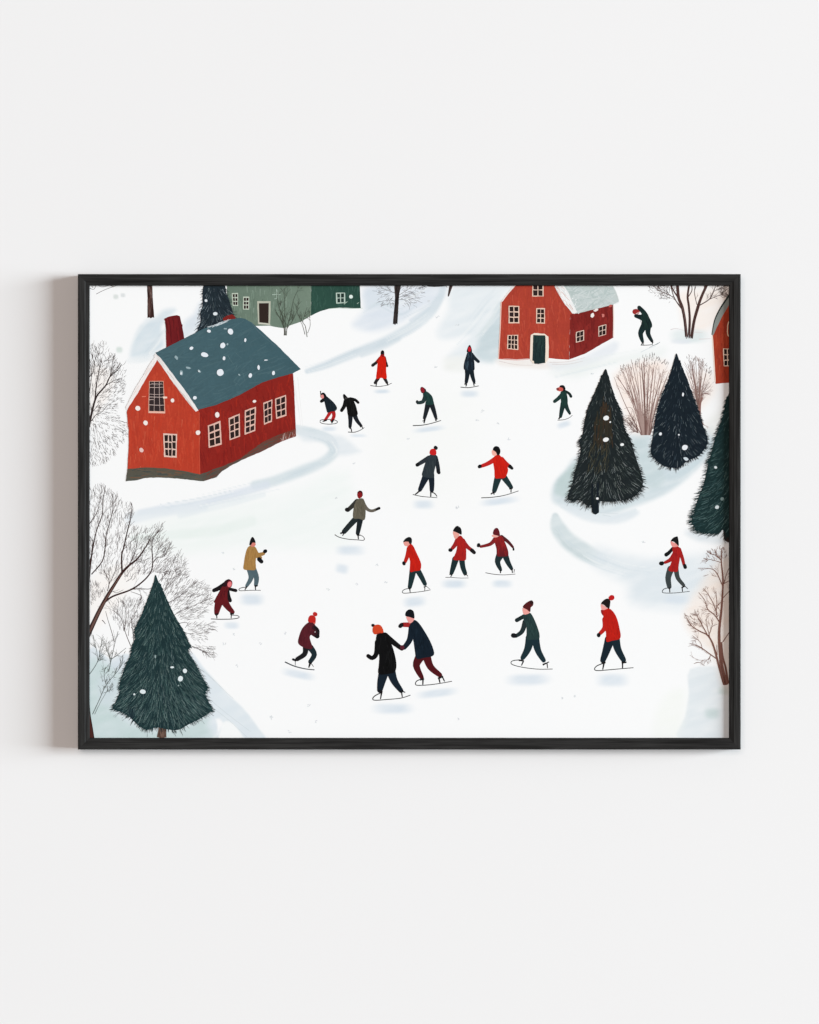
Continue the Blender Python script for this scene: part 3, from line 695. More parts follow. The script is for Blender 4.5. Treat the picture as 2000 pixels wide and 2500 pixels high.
# second red house
a_ = Art('C')
q = a_.poly([(890, 118), (1214, 118), (1260, 210), (1310, 290), (1392, 366), (1354, 384), (1350, 560), (1345, 752), (1260, 748), (1180, 740), (1010, 744), (900, 750), (750, 742), (762, 520), (776, 265), (830, 190)], (176, 66, 50), smooth=False, wob=.3, col2=(170, 64, 50), axis=(1, 0))
a_.brush(q, 260, 1.55, 100, 14, [(182, 70, 52), (168, 62, 48), (186, 78, 60), (174, 66, 48)], .2)
q = a_.poly([(1354, 372), (1500, 342), (1600, 318), (1716, 288), (1720, 430), (1718, 566), (1600, 632), (1480, 702), (1346, 750), (1350, 560)], (122, 36, 33), smooth=False, wob=.3, col2=(134, 42, 38), axis=(0, 1))
a_.brush(q, 150, 1.5, 90, 14, [(128, 38, 35), (116, 34, 32), (138, 44, 40)], .2)
q = a_.poly([(1250, 118), (1712, 118), (1738, 175), (1764, 262), (1716, 288), (1600, 318), (1500, 342), (1405, 364), (1350, 250)], (190, 203, 201), smooth=False, wob=.4, col2=(198, 208, 206), axis=(1, 0))
a_.brush(q, 140, -.3, 80, 16, [(184, 198, 196), (198, 209, 208), (206, 215, 214)], .7)
q = a_.poly([(1214, 118), (1292, 118), (1340, 190), (1372, 270), (1412, 352), (1392, 366), (1370, 362), (1310, 285), (1256, 200)], (240, 241, 240), smooth=False, wob=.5)
a_.brush(q, 40, 1.0, 70, 7, [(226, 228, 228), (250, 250, 250), (222, 196, 188)], .2)
for k in range(16): a_.dot(R.uniform(1365, 1405), R.uniform(235, 300), 4, 4, (238, 242, 242))
a_.stroke([(1712, 126), (1740, 180), (1764, 262), (1716, 288)], 7, 6, (236, 240, 240), cap=False, up=True)
a_.stroke([(1718, 292), (1720, 420), (1718, 560)], 9, 9, (240, 222, 214), cap=False, up=True)
a_.stroke([(772, 265), (764, 480), (752, 700), (750, 745)], 9, 7, (240, 200, 186), cap=False, up=True)
a_.stroke([(892, 122), (830, 192), (778, 262)], 12, 10, (244, 236, 232), cap=False, up=True)
a_.stroke([(752, 745), (900, 755), (1010, 748)], 6, 3, (216, 130, 118), cap=False, up=True)
FR2 = (236, 206, 186)
a_.window([(1034, 110), (1128, 110), (1130, 220), (1034, 220)], 2, 2, FR2, PANE, m=.085, gap=.075)
a_.window([(835, 298), (924, 300), (926, 447), (834, 446)], 2, 3, FR2, PANE, m=.095, gap=.07)
a_.window([(1068, 318), (1141, 318), (1142, 449), (1066, 447)], 2, 3, FR2, PANE, m=.11, gap=.07)
a_.window([(826, 544), (916, 543), (916, 671), (822, 662)], 3, 3, FR2, PANE, m=.085, gap=.065)
a_.window([(1402, 520), (1470, 502), (1470, 590), (1402, 610)], 2, 2, (232, 206, 190), PANE, m=.095, gap=.07)
a_.window([(1592, 472), (1658, 454), (1656, 541), (1592, 559)], 2, 2, (232, 206, 190), PANE, m=.095, gap=.07)
q = a_.poly([(1014, 748), (1018, 600), (1022, 545), (1050, 528), (1138, 534), (1170, 560), (1174, 650), (1172, 745), (1146, 782), (1040, 784)], (240, 226, 210), smooth=False, wob=.4)
q = a_.poly([(1042, 544), (1143, 548), (1146, 660), (1143, 780), (1090, 788), (1050, 786), (1048, 764), (1034, 760), (1038, 650)], (36, 58, 55), smooth=False, wob=.3, col2=(30, 48, 50))
a_.brush(q, 50, 1.57, 80, 7, [(42, 66, 62), (30, 48, 48), (26, 42, 44)], .05)
for x, y, rx, ry, c in [(1541, 379, 18, 16, (244, 238, 234)), (1570, 335, 18, 12, (240, 232, 228)), (1630, 380, 14, 12, (206, 120, 112)), (1692, 300, 12, 12, (196, 96, 88))]: a_.dot(x, y, rx, ry, c, 0, .25)
a_.build('painted_house', 'painted red house with green door and snowy roof at the top of the print')

# tree at the top right
a_ = Art('D'); TR = (78, 56, 52)
dashes(a_, 110, envp('D', [(865, 126), (1060, 126), (1060, 270), (960, 230), (880, 170)]), tp('D', (1180, 330)), 26, 3.6, [TR, (40, 32, 32), (140, 120, 116)], .5)
dashes(a_, 90, envp('D', [(1440, 126), (1556, 126), (1550, 250), (1470, 210)]), tp('D', (1300, 330)), 24, 3.6, [TR, (40, 32, 32)], .5)
for p, w0, w1, tw in [([(1194, 562), (1180, 420), (1158, 310), (1128, 230), (1118, 118)], 24, 26, 0), ([(1214, 568), (1222, 420), (1214, 300), (1204, 220), (1218, 118)], 22, 16, 0), ([(1236, 570), (1258, 430), (1290, 310), (1322, 220), (1368, 118)], 26, 22, 0),
                      ([(1150, 320), (1108, 260), (1080, 200), (1058, 118)], 9, 6, 8), ([(1130, 240), (1085, 170), (1060, 118)], 12, 10, 3), ([(1296, 300), (1385, 245), (1420, 185), (1442, 118)], 9, 6, 8), ([(1385, 245), (1470, 210), (1535, 190)], 6, 3, 8),
                      ([(1282, 290), (1262, 190), (1270, 118)], 6, 5, 2), ([(1095, 230), (1010, 190), (930, 150)], 5, 2, 8), ([(1420, 180), (1480, 150), (1545, 126)], 4, 2, 5), ([(1205, 230), (1240, 170), (1235, 118)], 8, 6, 0), ([(1320, 225), (1345, 160), (1340, 118)], 8, 7, 0), ([(1145, 300), (1060, 210), (1000, 160)], 4, 2, 5)]:
    limb(a_, p, w0, w1, TR, tw, 60, .8, 1, envp('D', [(860, 110), (1560, 110), (1556, 280), (1350, 300), (1150, 320), (950, 270)]))
for p in [[(1190, 560), (1176, 420), (1150, 300)], [(1238, 560), (1262, 430), (1300, 300)], [(1216, 560), (1224, 420), (1214, 300)]]:
    a_.stroke(p, 5, 3, (46, 34, 34), cap=False, up=True); a_.stroke([(x+7, y) for x, y in p], 3, 2, (132, 104, 98), cap=False, up=True)
for k in range(14): x = R.uniform(1180, 1255); a_.stroke([(x, 575), (x+R.uniform(-4, 4), R.uniform(540, 560))], 4, 1.5, R.choice([(206, 214, 218), (60, 48, 46)]), cap=False)
a_.build('painted_tree', 'painted bare tree with several stems at the upper right')

# third house at the right edge
a_ = Art('D', 1)
q = a_.poly([(1600, 180), (1600, 946), (1500, 950), (1440, 957), (1428, 760), (1418, 600), (1412, 540), (1450, 470), (1500, 360)], (166, 61, 40), smooth=False, wob=.3)
a_.brush(q, 70, 1.55, 90, 12, [(158, 57, 38), (174, 70, 47), (152, 55, 40)], .2)
a_.poly([(1600, 160), (1555, 215), (1500, 300), (1440, 400), (1406, 542), (1420, 548), (1450, 480), (1500, 380), (1560, 280), (1600, 220)], (140, 146, 142), smooth=False, wob=.3)
a_.stroke([(1600, 150), (1540, 230), (1480, 320), (1432, 420), (1408, 540)], 18, 6, (42, 54, 52), up=True)
a_.stroke([(1412, 550), (1422, 700), (1436, 940)], 9, 9, (246, 226, 212), cap=False, up=True)
a_.window([(1502, 658), (1600, 658), (1600, 808), (1508, 808)], 3, 3, (244, 216, 196), PANE, m=.08, gap=.08)
a_.stroke([(1552, 430), (1541, 470), (1546, 552), (1600, 552)], 8, 8, (240, 210, 180), cap=False, up=True)
a_.build('painted_house', 'painted red house cut off by the right edge of the print')

# brown bushes
a_ = Art('D'); BU = [(132, 102, 96), (150, 122, 115), (116, 88, 82), (168, 144, 137)]
eb = envp('D', [(560, 850), (600, 880), (640, 815), (700, 810), (760, 770), (830, 760), (880, 700), (920, 740), (980, 710), (1020, 760), (1080, 830), (1060, 900), (1000, 1020), (930, 1250), (890, 1380), (800, 1390), (700, 1180), (600, 980)])
for k in range(30):
    u = k/29.0; bx = 815+70*u; ex = 575+490*u+R.uniform(-20, 20); ey = 840-95*math.sin(math.pi*min(1, u*1.15))+R.uniform(-10, 90)
    mx_ = bx+(ex-bx)*R.uniform(.25, .6); my_ = 1385+(ey-1385)*.5
    limb(a_, [(bx, 1388), (mx_, my_), (ex, ey)], R.uniform(6, 17), 2.4, R.choice(BU), 4, 90, .65, 1, eb, .45)
for k in range(12):
    y = R.uniform(1200, 1380); limb(a_, [(790, 1370), (740, y-20+R.uniform(-30, 10)), (R.uniform(655, 720), y-60+R.uniform(-50, 20))], 3.5, 2, (112, 88, 84), 4, 50, .6, 1, envp('D', [(640, 1170), (760, 1180), (800, 1385), (740, 1440), (640, 1300)]), .8)
dashes(a_, 90, envp('D', [(640, 820), (900, 700), (1060, 800), (960, 800), (760, 830), (620, 900)]), tp('D', (850, 1400)), 22, 3.4, [(44, 36, 36), (90, 70, 66)], .2)
a_.build('painted_shrub', 'painted brown bush between the two right spruces')
a_ = Art('D')
eb = envp('D', [(1160, 800), (1200, 700), (1340, 730), (1380, 850), (1430, 900), (1425, 1010), (1340, 1090), (1300, 1200), (1260, 1100)])
for k in range(18):
    u = k/17.0; ex = 1180+230*u+R.uniform(-12, 12); ey = 800-60*math.sin(math.pi*min(1, u*1.2))+230*max(0, u-.7)/.3+R.uniform(-20, 60)
    limb(a_, [(1300+8*u, 1190), (1300+(ex-1300)*.25, 1070-20*u), (ex, ey)], R.uniform(6, 14), 2.6, R.choice(BU), 5, 80, .7, 1, eb, .5)
limb(a_, [(1303, 1230), (1310, 1120), (1330, 1070)], 24, 12, (140, 104, 96), 0)
limb(a_, [(1290, 1210), (1320, 1270), (1350, 1310)], 10, 3, (170, 140, 132), 2, 40, .6, 1)
dashes(a_, 60, envp('D', [(1180, 730), (1340, 740), (1400, 860), (1420, 980), (1360, 860), (1230, 800)]), tp('D', (1290, 1200)), 22, 3, [(60, 48, 46), (120, 96, 92)], .25)
a_.build('painted_shrub', 'painted brown bush right of the darkest spruce')

# right-hand spruces
a_ = Art('D', 2)
spruce(a_, [(1108, 698), (1082, 790), (1045, 910), (1000, 1020), (960, 1130), (930, 1260), (910, 1400), (893, 1510), (912, 1570), (985, 1640), (1060, 1662), (1130, 1658), (1200, 1608), (1290, 1568), (1350, 1500), (1374, 1430), (1342, 1330), (1302, 1200), (1258, 1080), (1212, 950), (1172, 850), (1136, 765)], 1128, 1100, (24, 34, 42), [(70, 84, 92), (52, 64, 72), (120, 132, 136)], [(20, 30, 38), (26, 36, 44)], 340, 48, .34, spl=.9)
for x, y, rx, ry in [(1165, 1046, 9, 15), (975, 1378, 12, 14), (1130, 1385, 7, 7), (1180, 1492, 23, 23)]: a_.dot(x, y, rx, ry, (232, 236, 240))
a_.poly([(1168, 1580), (1190, 1574), (1212, 1592), (1190, 1604)], (206, 216, 222))
a_.build('painted_spruce', 'painted near-black spruce among the brown bushes')
a_ = Art('D', 3)
a_.poly([(400, 1880), (456, 1880), (458, 2040), (430, 2058), (406, 2048)], (24, 32, 38), smooth=False)
q = spruce(a_, [(515, 830), (482, 890), (440, 990), (400, 1080), (360, 1180), (335, 1270), (315, 1400), (292, 1450), (302, 1540), (258, 1680), (232, 1800), (192, 1930), (300, 1935), (350, 1978), (400, 1975), (450, 1945), (560, 1950), (700, 1928), (780, 1886), (828, 1800), (808, 1700), (760, 1550), (720, 1420), (672, 1330), (648, 1200), (604, 1100), (562, 980), (536, 890)], 500, 1500, (31, 38, 40), [(74, 84, 82), (96, 106, 104), (60, 68, 64), (150, 158, 156)], [(22, 29, 32), (28, 35, 36), (36, 42, 42)], 460, 56, .45, spl=1.15)
a_.brush(envp('D', [(500, 1050), (560, 1150), (580, 1500), (480, 1560), (400, 1500), (420, 1250)]), 110, 1.6, 120, 10, [(50, 47, 38), (55, 48, 38), (46, 46, 38), (64, 48, 36)], .08)
a_.brush(envp('D', [(370, 1450), (560, 1450), (540, 1700), (350, 1750)]), 60, 1.75, 70, 4, [(78, 74, 58), (66, 64, 50)], .2)
a_.stroke([(404, 1800), (400, 1900), (408, 2040)], 16, 20, (22, 30, 36), cap=False, up=True)
a_.stroke([(450, 1790), (446, 1870), (448, 2030)], 12, 18, (24, 32, 40), cap=False, up=True)
for x, y, rx, ry in [(518, 1244, 22, 22), (552, 1278, 8, 6), (515, 1426, 24, 19), (652, 1468, 16, 12), (444, 1922, 11, 10)]: a_.dot(x, y, rx, ry, (240, 242, 242), -.4)
a_.build('painted_spruce', 'painted dark brown-green spruce with a trunk on a snow mound')
a_ = Art('D', 2)
a_.poly([(1500, 2166), (1600, 2160), (1600, 2290), (1545, 2292), (1512, 2272)], (58, 40, 36), smooth=False)
spruce(a_, [(1536, 1076), (1600, 1060), (1600, 2200), (1500, 2186), (1440, 2212), (1340, 2206), (1272, 2180), (1240, 2112), (1256, 2050), (1290, 1925), (1340, 1800), (1372, 1650), (1402, 1540), (1440, 1400), (1472, 1320), (1510, 1190)], 1610, 1000, (28, 49, 50), [(66, 96, 96), (52, 80, 80), (100, 128, 126)], [(22, 42, 44), (30, 52, 54)], 460, 66, .55, spl=1.35)
for x, y, rx, ry in [(1440, 1660, 13, 11), (1452, 1995, 18, 15), (1495, 1925, 16, 14)]: a_.dot(x, y, rx, ry, (214, 224, 226) if x != 1495 else (120, 140, 140))
a_.build('painted_spruce', 'painted green spruce cut off by the right edge of the print')

# lower right bare tree
a_ = Art('H', 3); RT = (122, 84, 74)
eb = envp('H', [(1170, 900), (1220, 870), (1290, 860), (1290, 700), (1350, 660), (1450, 650), (1340, 570), (1290, 500), (1370, 360), (1490, 320), (1560, 330), (1560, 1480), (1420, 1300), (1340, 1340), (1220, 1320), (1210, 1170), (1240, 1060), (1180, 980)])
for p, w0, w1, tw in [([(1530, 1490), (1500, 1370), (1480, 1240), (1470, 1050), (1490, 850), (1502, 620), (1488, 450), (1490, 340)], 34, 5, 6), ([(1512, 1490), (1470, 1340), (1440, 1220), (1410, 1130), (1370, 1070), (1310, 1040), (1235, 990), (1195, 920)], 20, 4, 8),
                      ([(1545, 1480), (1525, 1350), (1500, 1250), (1490, 1130)], 20, 12, 0), ([(1472, 960), (1430, 900), (1372, 850), (1350, 780), (1298, 712)], 9, 3, 10), ([(1455, 920), (1432, 830), (1380, 730), (1340, 680)], 7, 3, 9),
                      ([(1500, 660), (1450, 550), (1400, 512), (1292, 508)], 8, 3, 7), ([(1510, 640), (1530, 560), (1556, 500)], 7, 4, 4), ([(1460, 1280), (1385, 1225), (1300, 1165), (1222, 1140)], 9, 3, 8), ([(1500, 1130), (1556, 1045)], 7, 6, 0),
                      ([(1506, 640), (1556, 612)], 6, 5, 0), ([(1500, 760), (1556, 700)], 6, 5, 3), ([(1372, 1070), (1312, 960), (1268, 880)], 8, 3, 10), ([(1380, 1078), (1400, 1030), (1416, 970)], 6, 3, 5), ([(1392, 1090), (1370, 1000), (1356, 940)], 5, 2, 5),
                      ([(1486, 440), (1440, 400), (1385, 380)], 6, 3, 7), ([(1488, 460), (1420, 440), (1350, 425)], 5, 2, 6), ([(1400, 1240), (1370, 1280), (1270, 1280)], 4, 2, 5), ([(1330, 1200), (1310, 1130), (1245, 1075)], 4, 2, 5), ([(1455, 1240), (1450, 1150)], 5, 3, 0), ([(1340, 575), (1380, 562)], 4, 2, 0), ([(1260, 1312), (1300, 1300), (1350, 1330)], 3, 2, 3), ([(1445, 900), (1450, 800), (1445, 700)], 6, 2, 7)]:
    limb(a_, p, w0, w1, RT, int(tw*.8), 62, .6, 1, eb, .7)
dashes(a_, 45, envp('H', [(1180, 900), (1300, 870), (1300, 1000), (1220, 1000)]) , tp('H', (1420, 1150)), 24, 3, [(120, 84, 74), (86, 60, 54)], .35)
dashes(a_, 60, envp('H', [(1370, 360), (1530, 330), (1530, 420), (1360, 470)]), tp('H', (1490, 560)), 24, 3, [(140, 104, 94), (110, 80, 72)], .3)
for k in range(12): x = R.uniform(1505, 1540); a_.stroke([(x, 1480), (x-25, 1380), (x-35, 1280)], 2.6, 1.6, R.choice([(70, 42, 38), (150, 106, 94)]), cap=False)
a_.build('painted_tree', 'painted brown bare tree at the lower right edge of the print')

# lower left big bare tree
a_ = Art('E'); TL = (58, 40, 38); FINE = [(74, 66, 66), (112, 106, 106), (148, 144, 144), (148, 144, 144)]
eb = envp('E', [(120, -220), (250, -215), (285, -180), (295, -110), (345, -165), (390, -110), (405, -50), (470, -60), (515, -20), (505, 80), (545, 165), (630, 170), (640, 110), (752, 115), (755, 260), (832, 290), (835, 420), (890, 355), (912, 440), (972, 520), (965, 620), (1085, 610), (1095, 720), (1155, 740), (1160, 830), (1060, 930), (1000, 970), (880, 960), (790, 800), (690, 560), (640, 760), (560, 950), (500, 1100), (380, 1050), (250, 900), (160, 830), (120, 850)])
dashes(a_, 560, envp('E', [(130, -160), (280, -170), (400, -60), (500, 0), (510, 170), (440, 420), (330, 640), (140, 520)]), tp('E', (230, 1100)), 42, 3.2, FINE, .22)
dashes(a_, 440, envp('E', [(500, 180), (640, 180), (750, 130), (750, 260), (830, 310), (800, 520), (690, 560), (620, 560), (420, 640), (440, 420)]), tp('E', (330, 900)), 42, 3.2, FINE, .25)
dashes(a_, 620, envp('E', [(700, 560), (830, 430), (890, 370), (970, 540), (965, 630), (1085, 620), (1150, 740), (1155, 830), (1050, 930), (900, 960), (800, 800)]), tp('E', (560, 1050)), 40, 3.2, FINE, .25)
dashes(a_, 130, envp('E', [(940, 970), (1190, 960), (1180, 1010), (1100, 1110), (980, 1120)]), tp('E', (780, 1040)), 34, 3.2, FINE, .25)
dashes(a_, 70, envp('E', [(1010, 1150), (1180, 1165), (1175, 1265), (1080, 1230)]), tp('E', (900, 1120)), 34, 3.2, FINE, .3)
dashes(a_, 260, envp('E', [(360, 800), (560, 760), (620, 800), (520, 1020), (400, 1050), (300, 900)]), tp('E', (420, 1250)), 36, 2.8, FINE, .3)
dashes(a_, 110, envp('E', [(135, 620), (210, 640), (250, 720), (150, 830)]), tp('E', (200, 1000)), 26, 3, FINE, .3)
for p, w0, w1, tw in [([(112, 1090), (160, 985), (215, 870), (268, 770), (335, 660), (410, 545), (470, 482), (535, 430), (600, 340), (650, 250)], 44, 5, 14),
                      ([(262, 795), (330, 745), (480, 690), (580, 622), (645, 548), (666, 470), (660, 340), (668, 260), (720, 195)], 16, 5, 14), ([(480, 682), (580, 682), (640, 682), (668, 660)], 7, 4, 2), ([(330, 700), (360, 715), (420, 690)], 4, 3, 1),
                      ([(408, 545), (405, 400), (424, 330), (452, 200), (480, 90), (492, 0), (488, -40)], 15, 4, 18), ([(150, 560), (240, 450), (266, 330), (272, 240), (310, 100), (332, -10), (330, -120)], 10, 4, 16),
                      ([(130, 620), (150, 420), (188, 210), (240, 60), (250, -80), (270, -190)], 12, 4, 14), ([(130, 140), (190, 50), (215, -30), (240, -190)], 7, 3, 10), ([(285, 700), (300, 620), (272, 560), (246, 515)], 7, 3, 5),
                      ([(440, 510), (520, 450), (570, 452)], 6, 3, 3), ([(470, 480), (520, 360), (545, 240)], 6, 3, 10), ([(660, 480), (700, 420), (760, 410), (800, 340), (820, 290)], 6, 3, 10), ([(690, 420), (720, 320), (720, 280)], 4, 2, 6),
                      ([(300, 640), (340, 560), (365, 480)], 5, 3, 5), ([(130, 480), (150, 400), (160, 300)], 14, 6, 4), ([(690, 540), (760, 540), (830, 530)], 5, 2, 6), ([(700, 640), (790, 540), (850, 440)], 4, 2, 8),
                      ([(760, 700), (840, 620), (900, 520)], 4, 2, 9), ([(800, 800), (900, 740), (980, 660), (1080, 620)], 4, 2, 10), ([(850, 900), (950, 850), (1060, 800), (1150, 760)], 4, 2, 10), ([(860, 1000), (900, 970), (960, 970), (940, 1010)], 6, 3, 4),
                      ([(880, 985), (940, 1050), (1010, 1060)], 5, 3, 4), ([(980, 1160), (1060, 1190), (1160, 1262)], 4, 3, 3), ([(1000, 1170), (1100, 1210), (1165, 1240)], 3, 2, 3), ([(560, 780), (570, 740), (480, 705)], 5, 3, 3),
                      ([(480, 1160), (440, 1060), (400, 930), (330, 860)], 6, 3, 8), ([(505, 1120), (500, 1050), (490, 980), (495, 900)], 6, 3, 6), ([(345, 1130), (310, 1010), (285, 930), (270, 870)], 5, 3, 5), ([(430, 1040), (440, 900), (420, 780)], 4, 2, 8), ([(460, 1080), (480, 950), (540, 860)], 4, 2, 8), ([(240, 945), (255, 960), (268, 978)], 7, 4, 0)]:
    limb(a_, p, w0, w1, TL, int(tw*.75), 82, .65, 1, eb, .7)
for k in range(10):
    o = R.uniform(-12, 12); a_.stroke([(130+o, 1050), (215+o, 870), (268+o*.8, 775), (335+o*.5, 662), (400+o*.4, 560)], 2.6, 1.4, R.choice([(34, 22, 22), (112, 84, 76), (90, 62, 56)]), cap=False)
a_.build('painted_tree', 'painted large bare tree behind the lower left spruce')
# low shrubs at the left edge
a_ = Art('E', 1); SH = (74, 84, 82)
eb = envp('E', [(130, 1030), (250, 1010), (270, 1140), (300, 1000), (390, 1040), (450, 1170), (430, 1330), (300, 1560), (150, 1750), (130, 1420)])
for p, w0, w1, tw in [([(118, 1425), (200, 1300), (225, 1190), (250, 1080)], 5, 3, 7), ([(205, 1280), (190, 1180), (165, 1068)], 4, 2, 6), ([(210, 1270), (255, 1160)], 3, 2, 4), ([(296, 1380), (318, 1275), (350, 1130), (375, 1040)], 6, 3, 6), ([(316, 1280), (290, 1220), (262, 1140)], 5, 3, 4), ([(322, 1272), (380, 1230), (442, 1180)], 5, 3, 2),
                      ([(310, 1300), (296, 1200), (300, 1130)], 4, 2, 3), ([(160, 1738), (215, 1620), (275, 1490), (350, 1400), (405, 1320), (412, 1240)], 5, 3, 8), ([(178, 1738), (230, 1630), (290, 1530)], 3.4, 2, 5), ([(275, 1490), (258, 1420), (262, 1350)], 4, 2, 6), ([(250, 1560), (300, 1540), (330, 1500)], 3, 2, 4), ([(200, 1290), (250, 1250)], 3, 2, 3), ([(390, 1350), (395, 1290), (400, 1250)], 3, 2, 2)]:
    limb(a_, p, w0, w1, SH, tw, 60, .6, 1, eb, .6)
dashes(a_, 60, envp('E', [(235, 1350), (360, 1380), (330, 1560), (240, 1560)]), tp('E', (230, 1650)), 24, 2.4, [SH, (140, 148, 148)], .5)
a_.build('painted_shrub', 'painted thin grey shrubs at the lower left edge')
a_ = Art('E', 2)
a_.poly([(100, 1600), (130, 1640), (138, 1740), (156, 1840), (174, 1960), (100, 1960)], (74, 40, 35), smooth=False)
a_.stroke([(132, 1640), (140, 1740), (158, 1850), (174, 1950)], 6, 6, (34, 22, 22), up=True)
a_.build('painted_trunk', 'painted dark trunk sliver in the lower left corner')
# lower left spruce
a_ = Art('E', 2)
q = a_.poly([(716, 1800), (784, 1800), (778, 1880), (782, 1932), (740, 1940), (702, 1930), (712, 1880)], (92, 70, 60), smooth=False, wob=.5)
a_.brush(q, 40, 1.57, 50, 5, [(66, 48, 42), (120, 96, 84)], .1)
spruce(a_, [(688, 562), (668, 650), (622, 770), (582, 880), (546, 960), (512, 1040), (522, 1090), (488, 1180), (490, 1222), (440, 1320), (402, 1430), (386, 1500), (392, 1540), (345, 1650), (332, 1695), (400, 1718), (470, 1760), (550, 1836), (620, 1870), (700, 1848), (790, 1866), (880, 1870), (960, 1828), (1080, 1768), (1162, 1708), (1148, 1656), (1108, 1560), (1130, 1520), (1082, 1420), (1012, 1290), (962, 1212), (984, 1165), (950, 1100), (920, 1030), (880, 960), (850, 910), (802, 810), (752, 700), (714, 620)], 740, 3000, (33, 56, 58), [(66, 93, 92), (86, 112, 110), (76, 102, 100), (120, 143, 140)], [(25, 45, 48), (38, 62, 64), (28, 50, 53)], 520, 70, .72, (28, 48, 52), spk=2.6, spl=.75)
a_.dot(488, 1730, 26, 36, (26, 44, 52), .2, .3); a_.brush(envp('E', [(420, 1660), (560, 1660), (560, 1800), (480, 1780)]), 40, 1.9, 60, 3, [(60, 82, 84), (22, 34, 42)], .2)
for x, y, rx, ry in [(583, 1548, 24, 20), (511, 1570, 8, 9), (900, 1438, 20, 25), (938, 1373, 19, 18), (830, 1342, 15, 9), (688, 1252, 7, 14), (884, 1496, 6, 6)]: a_.dot(x, y, rx, ry, (224, 234, 236) if rx > 7 else (150, 170, 170))
a_.build('painted_spruce', 'painted teal furry spruce in the lower left of the print')

# ------------------------------------------------------------------ skaters
BK = (22, 23, 25); SKN = (232, 158, 148); NV = (24, 34, 44); TE = (30, 48, 51)
class Skater(Art):
    def limb(self, pts, w0, w1, col, c2=None): self.stroke(pts, w0, w1, col, up=True, col2=c2)
    def hand(self, x, y, r, col=BK, ry=None): self.dot(x, y, r, ry or r, col, 0, .06)
    def line(self, pts, w=5, col=(26, 24, 24), w1=None): self.stroke(pts, w*1.2, (w1 or w*.75)*1.2, col, up=True, cap=False, n=6)
def paint_brush(s, q, cols, n=18, ang=1.5): s.brush(q, n, ang, 60, 7, cols, .2)

s = Skater('B')
s.line([(912, 970), (980, 978), (1050, 968), (1092, 950)], 5)
s.limb([(978, 908), (952, 948)], 30, 24, (38, 36, 38)); s.limb([(1032, 908), (1052, 946)], 30, 22, (38, 36, 38))
s.line([(966, 944), (960, 974)], 9); s.line([(1050, 945), (1062, 970)], 10)
s.limb([(995, 738), (955, 785)], 26, 24, (150, 28, 24)); s.limb([(958, 780), (932, 800)], 24, 26, (34, 34, 32)); s.limb([(1030, 735), (1046, 785)], 26, 20, (120, 26, 24)); s.limb([(1046, 780), (1054, 806)], 20, 20, (30, 30, 30))
q = s.poly([(1000, 712), (1028, 712), (1044, 775), (1046, 850), (1049, 912), (1002, 906), (962, 914), (968, 840), (974, 780), (988, 735)], (206, 30, 14)); paint_brush(s, q, [(214, 34, 16), (190, 28, 14)])
s.poly([(1000, 712), (1001, 685), (1013, 674), (1027, 681), (1030, 705), (1026, 728), (1012, 728)], (140, 26, 28)); s.poly([(1001, 706), (1003, 684), (1014, 673), (1027, 682), (1028, 702), (1014, 708)], BK)
s.build('painted_skater', 'painted skater in a long bright red coat')

s = Skater('B')
s.line([(487, 1272), (500, 1260), (540, 1256), (600, 1258), (633, 1272), (625, 1288), (570, 1296), (510, 1290), (486, 1276)], 5.5)
s.limb([(578, 1188), (556, 1225), (530, 1262)], 32, 20, (182, 36, 38)); s.limb([(598, 1185), (606, 1225), (592, 1262)], 34, 26, (176, 34, 36))
s.limb([(540, 1262), (514, 1272)], 16, 10, BK); s.limb([(598, 1262), (588, 1284)], 18, 10, BK); s.line([(574, 1262), (590, 1282)], 7)
s.limb([(528, 1085), (500, 1103)], 32, 26, BK)
q = s.poly([(536, 1058), (566, 1078), (610, 1120), (632, 1160), (614, 1186), (585, 1190), (552, 1199), (540, 1170), (530, 1130), (522, 1085)], (26, 36, 44)); paint_brush(s, q, [(32, 44, 52), (22, 30, 38)])
s.dot(516, 1058, 27, 28, BK); s.dot(507, 1062, 15, 18, (224, 146, 142)); s.poly([(495, 1050), (502, 1038), (524, 1034), (534, 1050), (515, 1046)], BK); s.line([(493, 1016), (494, 1045)], 7)
s.build('painted_skater', 'painted small skater with red trousers standing on a looped blade')

s = Skater('B')
s.line([(724, 1362), (780, 1363), (826, 1347), (862, 1324)], 5.5)
s.limb([(744, 1215), (744, 1265), (741, 1318)], 44, 26, (27, 32, 38)); s.limb([(778, 1215), (800, 1265), (832, 1306)], 42, 24, (27, 32, 38))
s.line([(736, 1330), (750, 1335), (755, 1360)], 9); s.line([(825, 1318), (846, 1308)], 12); s.line([(840, 1312), (848, 1332)], 7)
s.limb([(705, 1100), (692, 1145), (670, 1180)], 36, 28, (18, 18, 18)); s.limb([(745, 1082), (785, 1092), (810, 1114)], 28, 22, (18, 18, 18))
q = s.poly([(698, 1085), (725, 1072), (758, 1076), (785, 1125), (800, 1175), (805, 1216), (762, 1230), (724, 1222), (714, 1165), (700, 1120)], (17, 17, 17)); paint_brush(s, q, [(28, 28, 28), (10, 10, 10)])
s.poly([(682, 1052), (692, 1041), (706, 1054), (722, 1076), (700, 1096), (686, 1078)], (20, 20, 20)); s.poly([(698, 1074), (715, 1066), (722, 1078), (702, 1086)], (64, 62, 62))
s.build('painted_skater', 'painted skater all in black beside the one with red trousers')

